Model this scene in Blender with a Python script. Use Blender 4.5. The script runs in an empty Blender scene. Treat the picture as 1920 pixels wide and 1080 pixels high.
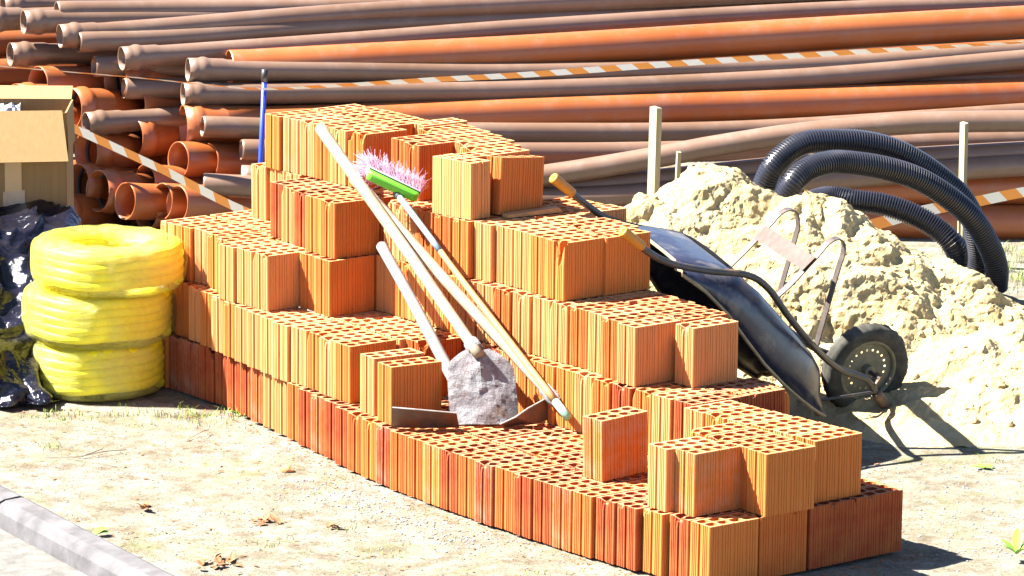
import bpy, bmesh, math, random
from mathutils import Vector, Matrix, noise, geometry
random.seed(7)
R = math.radians
S = bpy.context.scene
COL = S.collection

# ---------------------------------------------------------------- camera, sky, sun, exposure
cd = bpy.data.cameras.new('camera'); cam = bpy.data.objects.new('camera', cd); COL.objects.link(cam)
cd.sensor_width = 36; cd.lens = 150.005; cd.clip_start = .5; cd.clip_end = 500
cam.matrix_world = Matrix.Translation((0, 0, 4.3336)) @ Matrix.Rotation(math.pi/2 - .198378, 4, 'X') @ Matrix.Rotation(.009797, 4, 'Z')
S.camera = cam
TOSUN = Vector((-.95, .03, 1.06)).normalized()
ELEV = math.asin(TOSUN.z); AZ = math.atan2(TOSUN.x, TOSUN.y)
w = bpy.data.worlds.new('World'); S.world = w; w.use_nodes = True
nt = w.node_tree
sky = nt.nodes.new('ShaderNodeTexSky'); sky.sky_type = 'NISHITA'; sky.sun_disc = False
sky.sun_elevation = ELEV; sky.sun_rotation = AZ
bg = nt.nodes['Background']; bg.inputs['Strength'].default_value = .05
sky.dust_density = 0.2; sky.air_density = .6; sky.ozone_density = .3
nt.links.new(sky.outputs[0], bg.inputs[0])
sd = bpy.data.lights.new('sun', 'SUN'); sd.energy = 5.0; sd.angle = R(.5); sd.color = (1, .95, .86)
sun = bpy.data.objects.new('sun', sd); COL.objects.link(sun)
sun.rotation_euler = TOSUN.to_track_quat('Z', 'Y').to_euler()
sun.location = TOSUN * 30
S.view_settings.view_transform = 'Standard'; S.view_settings.look = 'None'
S.view_settings.exposure = 2.8; S.view_settings.gamma = 1

# ---------------------------------------------------------------- materials
class NM:
    def __init__(s, name, rough=.8, spec=.3, metal=0):
        s.m = bpy.data.materials.new(name); s.m.use_nodes = True
        s.t = s.m.node_tree; s.b = s.t.nodes['Principled BSDF']
        s.b.inputs['Roughness'].default_value = rough
        s.b.inputs['Specular IOR Level'].default_value = spec
        s.b.inputs['Metallic'].default_value = metal
        s.co = s.n('ShaderNodeTexCoord')
    def n(s, typ, **kw):
        x = s.t.nodes.new(typ)
        for k, v in kw.items(): setattr(x, k, v)
        return x
    def l(s, a, b): s.t.links.new(a, b)
    def noise(s, scale, detail=5, rough=.6, stretch=None, out='Object'):
        t = s.n('ShaderNodeTexNoise'); t.inputs['Scale'].default_value = scale
        t.inputs['Detail'].default_value = detail; t.inputs['Roughness'].default_value = rough
        mp = s.n('ShaderNodeMapping'); mp.inputs['Scale'].default_value = stretch or (1, 1, 1)
        s.l(s.co.outputs[out], mp.inputs[0]); s.l(mp.outputs[0], t.inputs['Vector'])
        return t.outputs['Fac']
    def ramp(s, fac, stops):
        r = s.n('ShaderNodeValToRGB'); e = r.color_ramp.elements
        while len(e) < len(stops): e.new(.5)
        for i, (p, c) in enumerate(stops):
            e[i].position = p; e[i].color = (*c, 1) if len(c) == 3 else c
        s.l(fac, r.inputs[0]); return r.outputs[0]
    def mix(s, a, b, fac, mode='MIX'):
        m = s.n('ShaderNodeMix', data_type='RGBA', blend_type=mode)
        for sock, v in ((m.inputs[6], a), (m.inputs[7], b), (m.inputs[0], fac)):
            if isinstance(v, (int, float)): sock.default_value = v
            elif isinstance(v, tuple): sock.default_value = (*v, 1)
            else: s.l(v, sock)
        return m.outputs[2]
    def math(s, op, a, b=0.):
        m = s.n('ShaderNodeMath', operation=op)
        for sock, v in ((m.inputs[0], a), (m.inputs[1], b)):
            if isinstance(v, (int, float)): sock.default_value = v
            else: s.l(v, sock)
        return m.outputs[0]
    def base(s, c):
        if isinstance(c, tuple): s.b.inputs['Base Color'].default_value = (*c, 1)
        else: s.l(c, s.b.inputs['Base Color'])
    def bump(s, h, strength=.5, dist=.01):
        b = s.n('ShaderNodeBump'); b.inputs['Strength'].default_value = strength; b.inputs['Distance'].default_value = dist
        s.l(h, b.inputs['Height']); s.l(b.outputs[0], s.b.inputs['Normal'])

def simple(name, c, rough=.7, spec=.3, metal=0, var=.25, scale=20, stretch=None, bump=.2, dist=.002):
    m = NM(name, rough, spec, metal)
    f = m.noise(scale, stretch=stretch)
    d = tuple(x*(1-var) for x in c); e = tuple(min(1, x*(1+var)) for x in c)
    m.base(m.ramp(f, [(.3, d), (.7, e)]))
    if bump: m.bump(m.noise(scale*4, stretch=stretch), bump, dist)
    return m.m

# fired clay: tone comes from the object colour, bloom (whitish salts) from one minus its alpha
def clay():
    m = NM('fired_clay', .85, .2)
    oi = m.n('ShaderNodeObjectInfo')
    f = m.noise(9, 6); g = m.noise(3.0, 4, .6, (60, 60, 1.2))
    c = m.mix(oi.outputs['Color'], m.mix(oi.outputs['Color'], (.46, .18, .045), .35), m.ramp(f, [(.35, (0, 0, 0)), (.7, (1, 1, 1))]))
    c = m.mix(c, m.mix(c, (.26, .065, .025), .5), m.ramp(g, [(.52, (0, 0, 0)), (.72, (1, 1, 1))]))
    sp = m.noise(150, 2)
    c = m.mix(c, (.16, .05, .02), m.ramp(sp, [(.72, (0, 0, 0)), (.78, (.8, .8, .8))]))
    bl = m.math('SUBTRACT', 1, oi.outputs['Alpha'])
    w1 = m.ramp(m.noise(14, 6, .7), [(.42, (0, 0, 0)), (.62, (1, 1, 1))])
    c = m.mix(c, (.42, .39, .38), m.math('MULTIPLY', bl, w1))
    m.base(c)
    m.bump(m.noise(2.2, 3, .7, (110, 110, .8)), .5, .004)
    return m.m
CLAY = clay()
def claylit():                                           # wire-cut tops, sunlit cream painted into the colour, paler than the flanks
    m = NM('sunlit_cut_clay', .9, .15)
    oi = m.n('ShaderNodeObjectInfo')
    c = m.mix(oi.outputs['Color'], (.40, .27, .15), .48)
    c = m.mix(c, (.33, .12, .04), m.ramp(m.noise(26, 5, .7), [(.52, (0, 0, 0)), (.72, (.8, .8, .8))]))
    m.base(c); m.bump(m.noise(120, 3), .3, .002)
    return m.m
CLAYLIT = claylit()

def pvc(name, c, c2):
    m = NM(name, .34, .6)
    f = m.noise(1.6, 4, .6, (1, 1, 1)); d = m.noise(9, 6, .7)
    col = m.mix(c, c2, m.ramp(f, [(.35, (0, 0, 0)), (.7, (1, 1, 1))]))
    col = m.mix(col, (.21, .17, .145), m.math('MULTIPLY', m.ramp(d, [(.5, (0, 0, 0)), (.8, (1, 1, 1))]), .35))
    sc = m.noise(50, 3, .6, (.6, 3, 3))
    col = m.mix(col, (.16, .12, .10), m.ramp(sc, [(.76, (0, 0, 0)), (.8, (.7, .7, .7))]))
    m.base(col); m.bump(m.noise(40), .04, .002)
    rr = m.math('ADD', m.math('MULTIPLY', d, .25), .28); m.l(rr, m.b.inputs['Roughness'])
    return m.m
GREYP = pvc('grey_brown_plastic', (.125, .070, .043), (.16, .098, .070))
ORANP = pvc('orange_plastic', (.26, .066, .014), (.31, .092, .026))
RUBBER = simple('black_rubber', (.022, .022, .022), .6, .4)

def soil():
    m = NM('sandy_soil', .95, .1)
    a = m.noise(.9, 5, .6); b = m.noise(7, 8, .7); c = m.noise(60, 4, .7)
    col = m.ramp(a, [(.3, (.155, .140, .105)), (.5, (.195, .183, .148)), (.72, (.19, .187, .175))])
    col = m.mix(col, (.095, .074, .047), m.ramp(b, [(.43, (0, 0, 0)), (.66, (.9, .9, .9))]))
    col = m.mix(col, (.26, .25, .22), m.ramp(m.noise(16, 5, .7), [(.55, (0, 0, 0)), (.7, (.8, .8, .8))]))
    col = m.mix(col, (.06, .042, .024), m.ramp(c, [(.53, (0, 0, 0)), (.68, (.85, .85, .85))]))
    col = m.mix(col, (.11, .135, .035), m.math('MULTIPLY', m.ramp(m.noise(2.3, 7, .75), [(.52, (0, 0, 0)), (.66, (1, 1, 1))]), .35))
    m.base(col)
    h = m.math('ADD', m.noise(30, 8, .75), m.math('MULTIPLY', m.noise(130, 3, .7), .5))
    m.bump(h, .9, .012)
    return m.m
SOIL = soil()
def sandm():
    m = NM('damp_yellow_sand', .95, .1)
    a = m.noise(3, 6, .6); c = m.noise(90, 5, .7)
    col = m.ramp(a, [(.3, (.31, .23, .11)), (.55, (.38, .305, .17)), (.75, (.41, .345, .215))])
    col = m.mix(col, (.27, .18, .075), m.ramp(c, [(.60, (0, 0, 0)), (.75, (.7, .7, .7))]))
    m.base(col)
    m.bump(m.math('ADD', m.noise(38, 9, .85), m.noise(120, 5, .8)), .8, .007)
    return m.m
SAND = sandm()
GRAVEL = simple('grey_gravel', (.17, .168, .172), .9, .2, var=.4, scale=30)
CONC = simple('old_concrete', (.092, .088, .093), .9, .15, var=.35, scale=6, bump=.6, dist=.004)
PAVE = simple('paving_concrete', (.11, .105, .098), .9, .15, var=.35, scale=11, bump=.9, dist=.004)
CARD = simple('brown_cardboard', (.25, .155, .07), .85, .15, var=.08, scale=2.2, stretch=(26, 26, 1), bump=.15)
CARDT = simple('packing_tape', (.50, .32, .16), .3, .5, var=.05, bump=0)
CARDCUT = simple('cardboard_cut_edge', (.34, .23, .12), .9, .1)
BAG = simple('clear_plastic_bag', (.22, .22, .25), .25, .6, var=.2)
WOODP = simple('pale_stake_wood', (.27, .23, .145), .8, .2, var=.16, scale=5, stretch=(9, 9, 1), bump=.3)
WOODR = simple('rough_board_wood', (.36, .20, .085), .8, .2, var=.2, scale=5, stretch=(1, 12, 12))
def woodhandle():
    m = NM('worn_handle_wood', .65, .25)
    f = m.noise(4, 5, .6, (10, 10, 1)); g = m.noise(12, 6, .7)
    c = m.ramp(f, [(.3, (.18, .14, .09)), (.7, (.24, .20, .14))])
    c = m.mix(c, (.21, .20, .19), m.ramp(g, [(.5, (0, 0, 0)), (.66, (.9, .9, .9))]))
    m.base(c); m.bump(f, .3, .002); return m.m
HANDLE = woodhandle()
BAMB = simple('yellow_stick_wood', (.26, .175, .075), .6, .3, var=.12, scale=6, stretch=(8, 8, 1))
LBLUE = simple('pale_blue_paint', (.15, .23, .28), .5, .4, var=.12, scale=12)
MINT = simple('mint_plastic', (.17, .38, .28), .5, .4, var=.1)
GREEN = simple('green_plastic', (.09, .38, .02), .3, .5, var=.05, bump=0)
LILAC = simple('grey_lilac_plastic', (.26, .26, .32), .4, .4, var=.05, bump=0)
DARKPL = simple('dark_plastic', (.03, .035, .03), .5, .4)
PINK = simple('pink_bristle', (.42, .23, .31), .8, .15, var=.25, scale=60, bump=0)
BLUEP = simple('blue_paint', (.02, .05, .48), .35, .5, var=.1)
BLACKT = simple('black_tape', (.02, .02, .02), .5, .4)
def steel(name, c, rust, amt, rough=.45, mort=None, spec=.5):
    m = NM(name, rough, spec)
    f = m.noise(7, 8, .7); g = m.noise(22, 6, .7)
    col = m.mix(c, tuple(min(1, x*1.6+.02) for x in c), m.ramp(g, [(.4, (0, 0, 0)), (.7, (.6, .6, .6))]))
    col = m.mix(col, rust, m.ramp(f, [(.62-amt, (0, 0, 0)), (.74-amt, (1, 1, 1))]))
    if mort: 
        col = m.mix(col, mort, m.ramp(m.noise(5.5, 9, .75), [(.44, (0, 0, 0)), (.52, (1, 1, 1))]))
        m.bump(m.noise(16, 9, .75), 1.0, .02)
    else: m.bump(g, .2, .003)
    m.base(col); return m.m
BARROW = steel('scuffed_dark_tray_steel', (.013, .014, .030), (.09, .082, .085), .10, .3)
TUBEM = steel('black_tube_steel', (.028, .026, .026), (.13, .075, .035), .08, .4)
RIMM = steel('rusty_rim_edge', (.20, .15, .08), (.35, .22, .10), .1, .6)
RUSTP = steel('rusty_pink_plate', (.065, .034, .026), (.08, .03, .013), .08, .6)
HUBM = steel('dirty_wheel_steel', (.10, .095, .06), (.17, .15, .09), .1, .7)
OCHRE = simple('ochre_grip_plastic', (.36, .16, .012), .5, .4, var=.12)
MORTAR = steel('mortar_crusted_steel', (.12, .108, .115), (.12, .075, .055), .08, .8, (.20, .20, .215), .2)
DSTEEL = steel('rusty_dark_blade', (.06, .04, .03), (.14, .05, .02), .12, .5)
EDGE = simple('bright_blade_edge', (.28, .26, .25), .4, .5)
HOSEM = simple('dark_blue_black_plastic', (.014, .015, .023), .3, .6, var=.15, bump=0)
def yell():
    m = NM('yellow_plastic', .5, .35)
    f = m.noise(5, 5)
    m.base(m.ramp(f, [(.3, (.72, .62, .008)), (.7, (.80, .72, .012))]))
    return m.m
YEL = yell()
PRINT = simple('dark_print', (.30, .22, .02), .6, .3, var=.5, scale=120)
def film():
    m = NM('clear_wrapping_film', .12, .6)
    t = m.n('ShaderNodeBsdfTransparent'); t.inputs[0].default_value = (1, 1, .93, 1)
    m.base((.74, .72, .20)); m.b.inputs['Transmission Weight'].default_value = .3; m.bump(m.noise(9, 7, .7, (1, 1, 2.5)), .7, .03)
    mx = m.n('ShaderNodeMixShader'); o = m.t.nodes['Material Output']
    f = m.ramp(m.noise(4, 7, .7), [(.36, (.12, .12, .12)), (.62, (.52, .52, .52))])
    m.l(f, mx.inputs[0]); m.l(t.outputs[0], mx.inputs[1]); m.l(m.b.outputs[0], mx.inputs[2]); m.l(mx.outputs[0], o.inputs[0])
    return m.m
FILM = film()
def tarpm():
    m = NM('black_plastic_sheeting', .12, .35)
    m.base(m.ramp(m.noise(6), [(.3, (.004, .004, .008)), (.7, (.007, .007, .014))]))
    m.bump(m.math('ADD', m.noise(8, 5, .55, (1, 1, 1.8)), m.math('MULTIPLY', m.noise(26, 4, .6), .25)), .6, .04)
    return m.m
TARP = tarpm()
def tapem():
    m = NM('striped_tape_film', .4, .4)
    uv = m.n('ShaderNodeUVMap'); uv.uv_map = 'UVMap'
    sp = m.n('ShaderNodeSeparateXYZ'); m.l(uv.outputs[0], sp.inputs[0])
    f = m.math('FRACT', m.math('ADD', m.math('MULTIPLY', sp.outputs[0], 5.6), m.math('MULTIPLY', sp.outputs[1], .07)))
    m.base(m.mix((.80, .78, .75), (.80, .30, .06), m.math('GREATER_THAN', f, .5)))
    return m.m
TAPEM = tapem()
LEAFG = simple('fresh_green_leaf', (.16, .38, .03), .5, .4, var=.2)
GRASSM = simple('thin_grass_blade', (.20, .26, .05), .6, .3, var=.3, scale=3, bump=0)
LEAFD = simple('dry_brown_leaf', (.20, .09, .04), .8, .2, var=.4, scale=30)
TWIGM = simple('grey_twig_bark', (.28, .22, .17), .9, .1)
VOIDM = simple('dark_backing_soil', (.05, .03, .02), .95, .05)

# ---------------------------------------------------------------- helpers
def link(name, bm, mats, parent=None, smooth=False, recalc=True):
    me = bpy.data.meshes.new(name)
    if recalc: bmesh.ops.recalc_face_normals(bm, faces=bm.faces)
    bm.to_mesh(me); bm.free()
    for m in (mats if isinstance(mats, (list, tuple)) else [mats]): me.materials.append(m)
    if smooth: me.polygons.foreach_set('use_smooth', [True]*len(me.polygons))
    o = bpy.data.objects.new(name, me); COL.objects.link(o)
    if parent:
        o.parent = parent; o.matrix_parent_inverse = Matrix.Identity(4)
        pm = parent.matrix_basis.copy()
        if parent.parent: pm = parent.parent.matrix_basis @ pm
        o.matrix_basis = pm.inverted() @ o.matrix_basis      # meshes are written in world metres
    return o
def tag(o, label, cat=None, group=None, kind=None):
    if label: o['label'] = label
    if cat: o['category'] = cat
    if group: o['group'] = group
    if kind: o['kind'] = kind
    return o
def empty(name, loc, label, cat, group=None, kind=None):
    o = bpy.data.objects.new(name, None); COL.objects.link(o); o.location = loc; o.empty_display_size = .1
    return tag(o, label, cat, group, kind)
def spline(pts, step=.05):
    P = [Vector(p) for p in pts]; P = [2*P[0]-P[1]] + P + [2*P[-1]-P[-2]]
    out = []
    for i in range(1, len(P)-2):
        a, b, c, d = P[i-1:i+3]
        n = max(1, int((c-b).length/step))
        for k in range(n):
            t = k/n
            out.append(.5*((2*b)+(c-a)*t+(2*a-5*b+4*c-d)*t*t+(3*b-a-3*c+d)*t**3))
    out.append(P[-2]); return out
def frames(path, up=Vector((0, 0, 1))):
    fr = []; n = len(path)
    for i in range(n):
        t = (path[min(i+1, n-1)]-path[max(i-1, 0)]).normalized()
        s = t.cross(up)
        if s.length < 1e-3: s = t.cross(Vector((0, 1, 0)))
        s.normalize(); u = s.cross(t)
        if i and s.dot(fr[-1][1]) < 0: s, u = -s, -u
        fr.append((t, s, u))
    return fr
def tube(bm, path, rad, seg=12, cap=True, mi=0, closed=False):
    """rad: float or list, one per path point"""
    path = [Vector(p) for p in path]; fr = frames(path); rings = []
    for i, p in enumerate(path):
        r = rad[i] if isinstance(rad, (list, tuple)) else rad
        t, s, u = fr[i]
        rings.append([bm.verts.new(p + (s*math.cos(a)+u*math.sin(a))*r) for a in (2*math.pi*k/seg for k in range(seg))])
    rr = list(zip(rings, rings[1:])) + ([(rings[-1], rings[0])] if closed else [])
    for A, B in rr:
        for k in range(seg):
            f = bm.faces.new((A[k], A[(k+1) % seg], B[(k+1) % seg], B[k])); f.material_index = mi
    if cap and not closed:
        for r_, in ((rings[0],), (rings[-1],)):
            f = bm.faces.new(r_); f.material_index = mi
    return rings
def lathe(bm, prof, mat=Matrix.Identity(4), seg=32, mi=0, closed=False):
    """prof: list of (axial, radius); axis is local X"""
    rings = [[bm.verts.new(mat @ Vector((x, r*math.cos(2*math.pi*k/seg), r*math.sin(2*math.pi*k/seg)))) for k in range(seg)] for x, r in prof]
    rr = list(zip(rings, rings[1:])) + ([(rings[-1], rings[0])] if closed else [])
    for A, B in rr:
        for k in range(seg):
            f = bm.faces.new((A[k], A[(k+1) % seg], B[(k+1) % seg], B[k])); f.material_index = mi
    return rings
def axisX(o, d, up=Vector((0, 0, 1))):
    d = Vector(d).normalized(); s = up.cross(d).normalized(); u = d.cross(s)
    m = Matrix((d, s, u)).transposed().to_4x4(); m.translation = o; return m
def box(bm, c, s, mat=Matrix.Identity(4), mi=0, bev=0):
    vs = [bm.verts.new(mat @ Vector((c[0]+x*s[0]/2, c[1]+y*s[1]/2, c[2]+z*s[2]/2))) for x in (-1, 1) for y in (-1, 1) for z in (-1, 1)]
    fs = [(0, 1, 3, 2), (4, 6, 7, 5), (0, 4, 5, 1), (2, 3, 7, 6), (0, 2, 6, 4), (1, 5, 7, 3)]
    F = [bm.faces.new([vs[i] for i in f]) for f in fs]
    for f in F: f.material_index = mi
    if bev:
        es = list({e for f in F for e in f.edges})
        bmesh.ops.bevel(bm, geom=es, offset=bev, segments=2, affect='EDGES', profile=.6)
    return vs
def strip_plate(bm, top, bot, th, nrm, mi=0):
    """thick sheet between two matching polylines"""
    n = Vector(nrm).normalized()*th
    A = [bm.verts.new(Vector(p)) for p in top]; B = [bm.verts.new(Vector(p)) for p in bot]
    C = [bm.verts.new(Vector(p)+n) for p in top]; D = [bm.verts.new(Vector(p)+n) for p in bot]
    m = len(A)
    for i in range(m-1):
        for q in ((A[i], A[i+1], B[i+1], B[i]), (D[i], D[i+1], C[i+1], C[i]), (C[i], C[i+1], A[i+1], A[i]), (B[i], B[i+1], D[i+1], D[i])):
            f = bm.faces.new(q); f.material_index = mi
    for i in (0, m-1):
        f = bm.faces.new((A[i], B[i], D[i], C[i])); f.material_index = mi

# ---------------------------------------------------------------- ground
_kd = (Vector((-.35, 14.29))-Vector((-2.9, 18.577))).normalized(); KN = Vector((-_kd.y, _kd.x)); KN = KN if KN.x < 0 else -KN
def ground_z(x, y):
    z = -.012 + .010*noise.fractal(Vector((x*1.7, y*1.7, 3)), 1, 2, 4)
    d = (x+2.9)*KN.x + (y-18.577)*KN.y
    return z - .13*max(0, min(1, (d-.02)/.06))
def axis_vals(a, b, fine0, fine1, step, coarse):
    v = []; x = a
    while x < b:
        v.append(x); x += step if fine0 <= x < fine1 else coarse
    v.append(b); return v
bm = bmesh.new()
xs = axis_vals(-60, 60, -3.2, 3.4, .03, 3.0); ys = axis_vals(2, 90, 15.2, 20, .04, 2.0)
vv = [[bm.verts.new((x, y, ground_z(x, y))) for x in xs] for y in ys]
for j in range(len(ys)-1):
    for i in range(len(xs)-1):
        bm.faces.new((vv[j][i], vv[j][i+1], vv[j+1][i+1], vv[j+1][i]))
o = link('ground', bm, SOIL, smooth=True); tag(o, None, kind='structure')
# paving beyond the kerb, lower left
KA = Vector((-2.9, 18.577, 0)); KB = Vector((-.35, 14.29, 0)); kd = (KB-KA).normalized(); kn = Vector((kd.y, -kd.x, 0))   # kn points to the paving side
if kn.x > 0: kn = -kn
bm = bmesh.new()
a = KA+kn*.155; b = KB+kn*.155
for k in range(5):
    for j in range(9):
        o0 = a + kd*(j*.62 + (.3 if k % 2 else 0) - .3) + kn*(k*.5)
        q = [o0+kn*.004+kd*.004, o0+kd*.616+kn*.004, o0+kd*.616+kn*.494, o0+kn*.494+kd*.004]
        dz = random.uniform(0, .005)
        up = [bm.verts.new(p+Vector((0, 0, -.085+dz))) for p in q]; dn = [bm.verts.new(p-Vector((0, 0, .14))) for p in q]
        bm.faces.new(up)
        for i in range(4): bm.faces.new((up[i], up[(i+1) % 4], dn[(i+1) % 4], dn[i]))
o = link('pavement', bm, PAVE); tag(o, None, kind='structure')
def kerb(s0, s1, label, mi=0):
    bm = bmesh.new(); n = 26
    prof = [(.005, -.1), (.0, -.01), (.008, .008), (.028, .015), (.100, .011), (.122, .0), (.138, -.03), (.15, -.2)]
    rings = []
    for i in range(n+1):
        s = s0+(s1-s0)*i/n; e = .5 if i in (0, n) else 0
        rings.append([bm.verts.new(KA+kd*(s+random.uniform(-.004, .004)*(i in (0, n)))+kn*q + Vector((0, 0, z + (.004*noise.noise(Vector((s*14, q*30, 5))) if z > -.02 else 0) - (.006 if e and z > .03 else 0)))) for q, z in prof])
    for A, B in zip(rings, rings[1:]):
        for k in range(len(prof)-1): bm.faces.new((A[k], A[k+1], B[k+1], B[k]))
    bm.faces.new(rings[0]); bm.faces.new(rings[-1])
    o = link('kerb_stone', bm, CONC); tag(o, label, 'kerb stone', 'kerb stones at the lower left')
L1_ = (Vector((-2.06, 17.0, 0))-KA).dot(kd)
kerb(-1.0, L1_-.012, 'grey concrete kerb stone at the left picture edge, above the gap')
kerb(L1_+.012, L1_+1.9, 'long grey concrete kerb stone with whitish stains, bottom left corner')
# ---------------------------------------------------------------- bricks
O2 = Vector((.76, 15.739)); YAW = R(38)
UV_U = Vector((math.cos(YAW), math.sin(YAW))); UV_V = Vector((-math.sin(YAW), math.cos(YAW)))
BL, BW, BH = .246, .117, .2475
def pw(u, v, z=0):
    p = O2 + (UV_U*u + UV_V*v)*.25
    return Vector((p.x, p.y, z*.25))
def outline(seed):
    """outline with grooves, counter-clockwise, origin at the near left corner"""
    rng = random.Random(seed); pts = []
    def side(a, b, panels, gw, gd, fines, fw=.0018, fd=.0036):
        a = Vector(a); b = Vector(b); d = (b-a); L = d.length; d.normalize(); n = Vector((-d.y, d.x))
        pts.append(a+d*.003); s = .003; pl = L/panels
        for p in range(panels):
            s0 = p*pl; s1 = s0+pl
            lo = s0+(gw/2 if p else .006); hi = s1-(gw/2 if p < panels-1 else .006)
            if p: pts.append(a+d*lo)
            for f in range(fines):
                c = lo+(hi-lo)*(f+1)/(fines+1)
                pts.append(a+d*(c-fw)); pts.append(a+d*c+n*fd); pts.append(a+d*(c+fw))
            if p < panels-1:
                pts.append(a+d*hi); pts.append(a+d*(hi+.001)+n*gd); pts.append(a+d*(hi+gw-.001)+n*gd)
        pts.append(b-d*.003)
    W, L = BW*rng.uniform(.985, 1.01), BL*rng.uniform(.99, 1.005)
    side((0, 0), (L, 0), 4, .012, .0030, 3)
    side((L, 0), (L, W), 2, .020, .0068, 3, .0028, .0052)
    side((L, W), (0, W), 4, .012, .0030, 3)
    side((0, W), (0, 0), 2, .020, .0068, 3, .0028, .0052)
    return pts, L, W
def hole(cx, cy, kind, rng):
    rx, ry = .0270, .0232
    if kind == 'round': return [(cx+rx*math.cos(t), cy+ry*math.sin(t)) for t in (2*math.pi*k/12 for k in range(12))]
    k = rng.choice((-1, 1)) if kind == 'mixed' else 1
    q = [(-rx*1.0, -ry*.85), (rx*.78, -ry*.95), (rx*1.04, ry*.8), (rx*.3, ry*1.0), (-rx*.78, ry*.9)]
    out = []
    for i in range(5):                                  # corners cut a little
        ax, ay = q[i]; px, py = q[i-1]; nx, ny = q[(i+1) % 5]
        out += [(cx+(ax+(px-ax)*.2)*k, cy+(ay+(py-ay)*.2)), (cx+(ax+(nx-ax)*.2)*k, cy+(ay+(ny-ay)*.2))]
    return out if k > 0 else out[::-1]
def brick_mesh(name, kind, seed, chips=()):
    rng = random.Random(seed); pts, L, W = outline(seed)
    bm = bmesh.new(); zs = [0, .03, .09, .16, .205, .232, BH] if chips else [0, BH]
    wob = [rng.uniform(-.0006, .0006) for _ in pts]
    def ring(P, z): return [bm.verts.new((x, y, z)) for x, y in P]
    loops = [[(p.x, p.y) for p in pts]]
    for i in range(4):
        for j in range(2):
            cx = L*(.125+.25*i)*.96+L*.02; cy = W*(.28+.44*j)
            loops.append(hole(cx+rng.uniform(-.001, .001), cy, kind, rng))
    tops = []
    for li, P in enumerate(loops):
        zz = zs if li == 0 else [BH-.17, BH]
        rs = [ring(P, z) for z in zz]
        for A, B in zip(rs, rs[1:]):
            for k in range(len(P)):
                q = (A[k], A[(k+1) % len(P)], B[(k+1) % len(P)], B[k])
                bm.faces.new(q if li == 0 else q[::-1])
        tops.append(rs[-1]); 
        if li == 0: bm.faces.new(rs[0][::-1])
        else: bm.faces.new(rs[0])
    es = [bm.edges.get((r[k], r[(k+1) % len(r)])) for r in tops for k in range(len(r))]
    g = bmesh.ops.triangle_fill(bm, edges=es, use_beauty=True)
    for f in g['geom']:
        if isinstance(f, bmesh.types.BMFace) and f.normal.z < 0: f.normal_flip()
    for (cx, cy, r, dep) in chips:                       # broken corners: pull rim down and in
        for v in bm.verts:
            d = math.hypot(v.co.x-cx*L, v.co.y-cy*W)
            if d < r and v.co.z > BH-dep*1.2:
                k = (1-d/r)*(1+.5*noise.noise(v.co*160+Vector((seed, 0, 0))))
                h = (v.co.z-(BH-dep*1.2))/(dep*1.2)
                v.co.z -= dep*k*h; c = Vector((L/2, W/2)); q = (c-Vector((v.co.x, v.co.y)))
                v.co.x += q.x*.12*k*h; v.co.y += q.y*.22*k*h
    bmesh.ops.recalc_face_normals(bm, faces=bm.faces)
    me = bpy.data.meshes.new(name); bm.to_mesh(me); bm.free(); me.materials.append(CLAY); me.materials.append(CLAYLIT)
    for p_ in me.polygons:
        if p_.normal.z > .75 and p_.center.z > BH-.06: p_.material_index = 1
    return me
MESH = {
 'r': [brick_mesh('hollow_brick', 'round', 1), brick_mesh('hollow_brick', 'round', 2), brick_mesh('hollow_brick', 'round', 3, [(0, .5, .03, .02)])],
 't': [brick_mesh('hollow_brick', 'trap', 4), brick_mesh('hollow_brick', 'trap', 5), brick_mesh('hollow_brick', 'mixed', 6)],
 'cm': [brick_mesh('hollow_brick', 'round', 21, [(0, .8, .018, .012), (.5, 0, .02, .012), (1, .1, .02, .02)]), brick_mesh('hollow_brick', 'trap', 22, [(0, .2, .02, .015), (.75, 0, .018, .01), (0, 1, .018, .02)]), brick_mesh('hollow_brick', 'mixed', 23, [(.3, 0, .02, .012), (0, .55, .022, .018)])],
 'cf': [brick_mesh('hollow_brick', 'trap', 7, [(0, 0, .045, .045)])],        # near left corner broken
 'cl': [brick_mesh('hollow_brick', 'round', 8, [(0, 1, .04, .035), (0, .1, .02, .03)])],
 'cc': [brick_mesh('hollow_brick', 'round', 9, [(0, .25, .035, .09)])],       # long bite out of the narrow end
 'cr': [brick_mesh('hollow_brick', 'trap', 10, [(1, .2, .05, .04)])],
}
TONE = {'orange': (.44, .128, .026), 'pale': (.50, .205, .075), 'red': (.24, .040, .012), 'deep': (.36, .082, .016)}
WORD = {'orange': 'orange', 'pale': 'pale orange', 'red': 'brick-red', 'deep': 'deep orange'}
GRP = 'hollow clay bricks of the stepped stack'
def brick(u, v, c, label, tone='orange', mesh='r', yaw=0, tilt=(0, 0), jit=1, z=None, bloom=0, loc=None, rng=random):
    me = rng.choice(MESH[mesh]); o = bpy.data.objects.new('hollow_brick', me); COL.objects.link(o)
    p = loc if loc else pw(u+rng.uniform(-.035, .03)*jit, v+rng.uniform(-.012, .012)*jit, (c-1) if z is None else z)
    p = p.copy(); p.z += .0008*jit
    o.location = p
    o.rotation_euler = (tilt[0]+R(rng.uniform(-.2, .2))*jit, tilt[1]+R(rng.uniform(-.25, .25))*jit, YAW+R(yaw+rng.uniform(-.9, .9)*jit))
    t = TONE[tone]; k = rng.uniform(.92, 1.08); kg = rng.uniform(.93, 1.1)
    o.color = (min(1, t[0]*k), t[1]*k*kg, t[2]*k*kg, 1-bloom)
    tag(o, label, 'brick', GRP); return o
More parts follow.
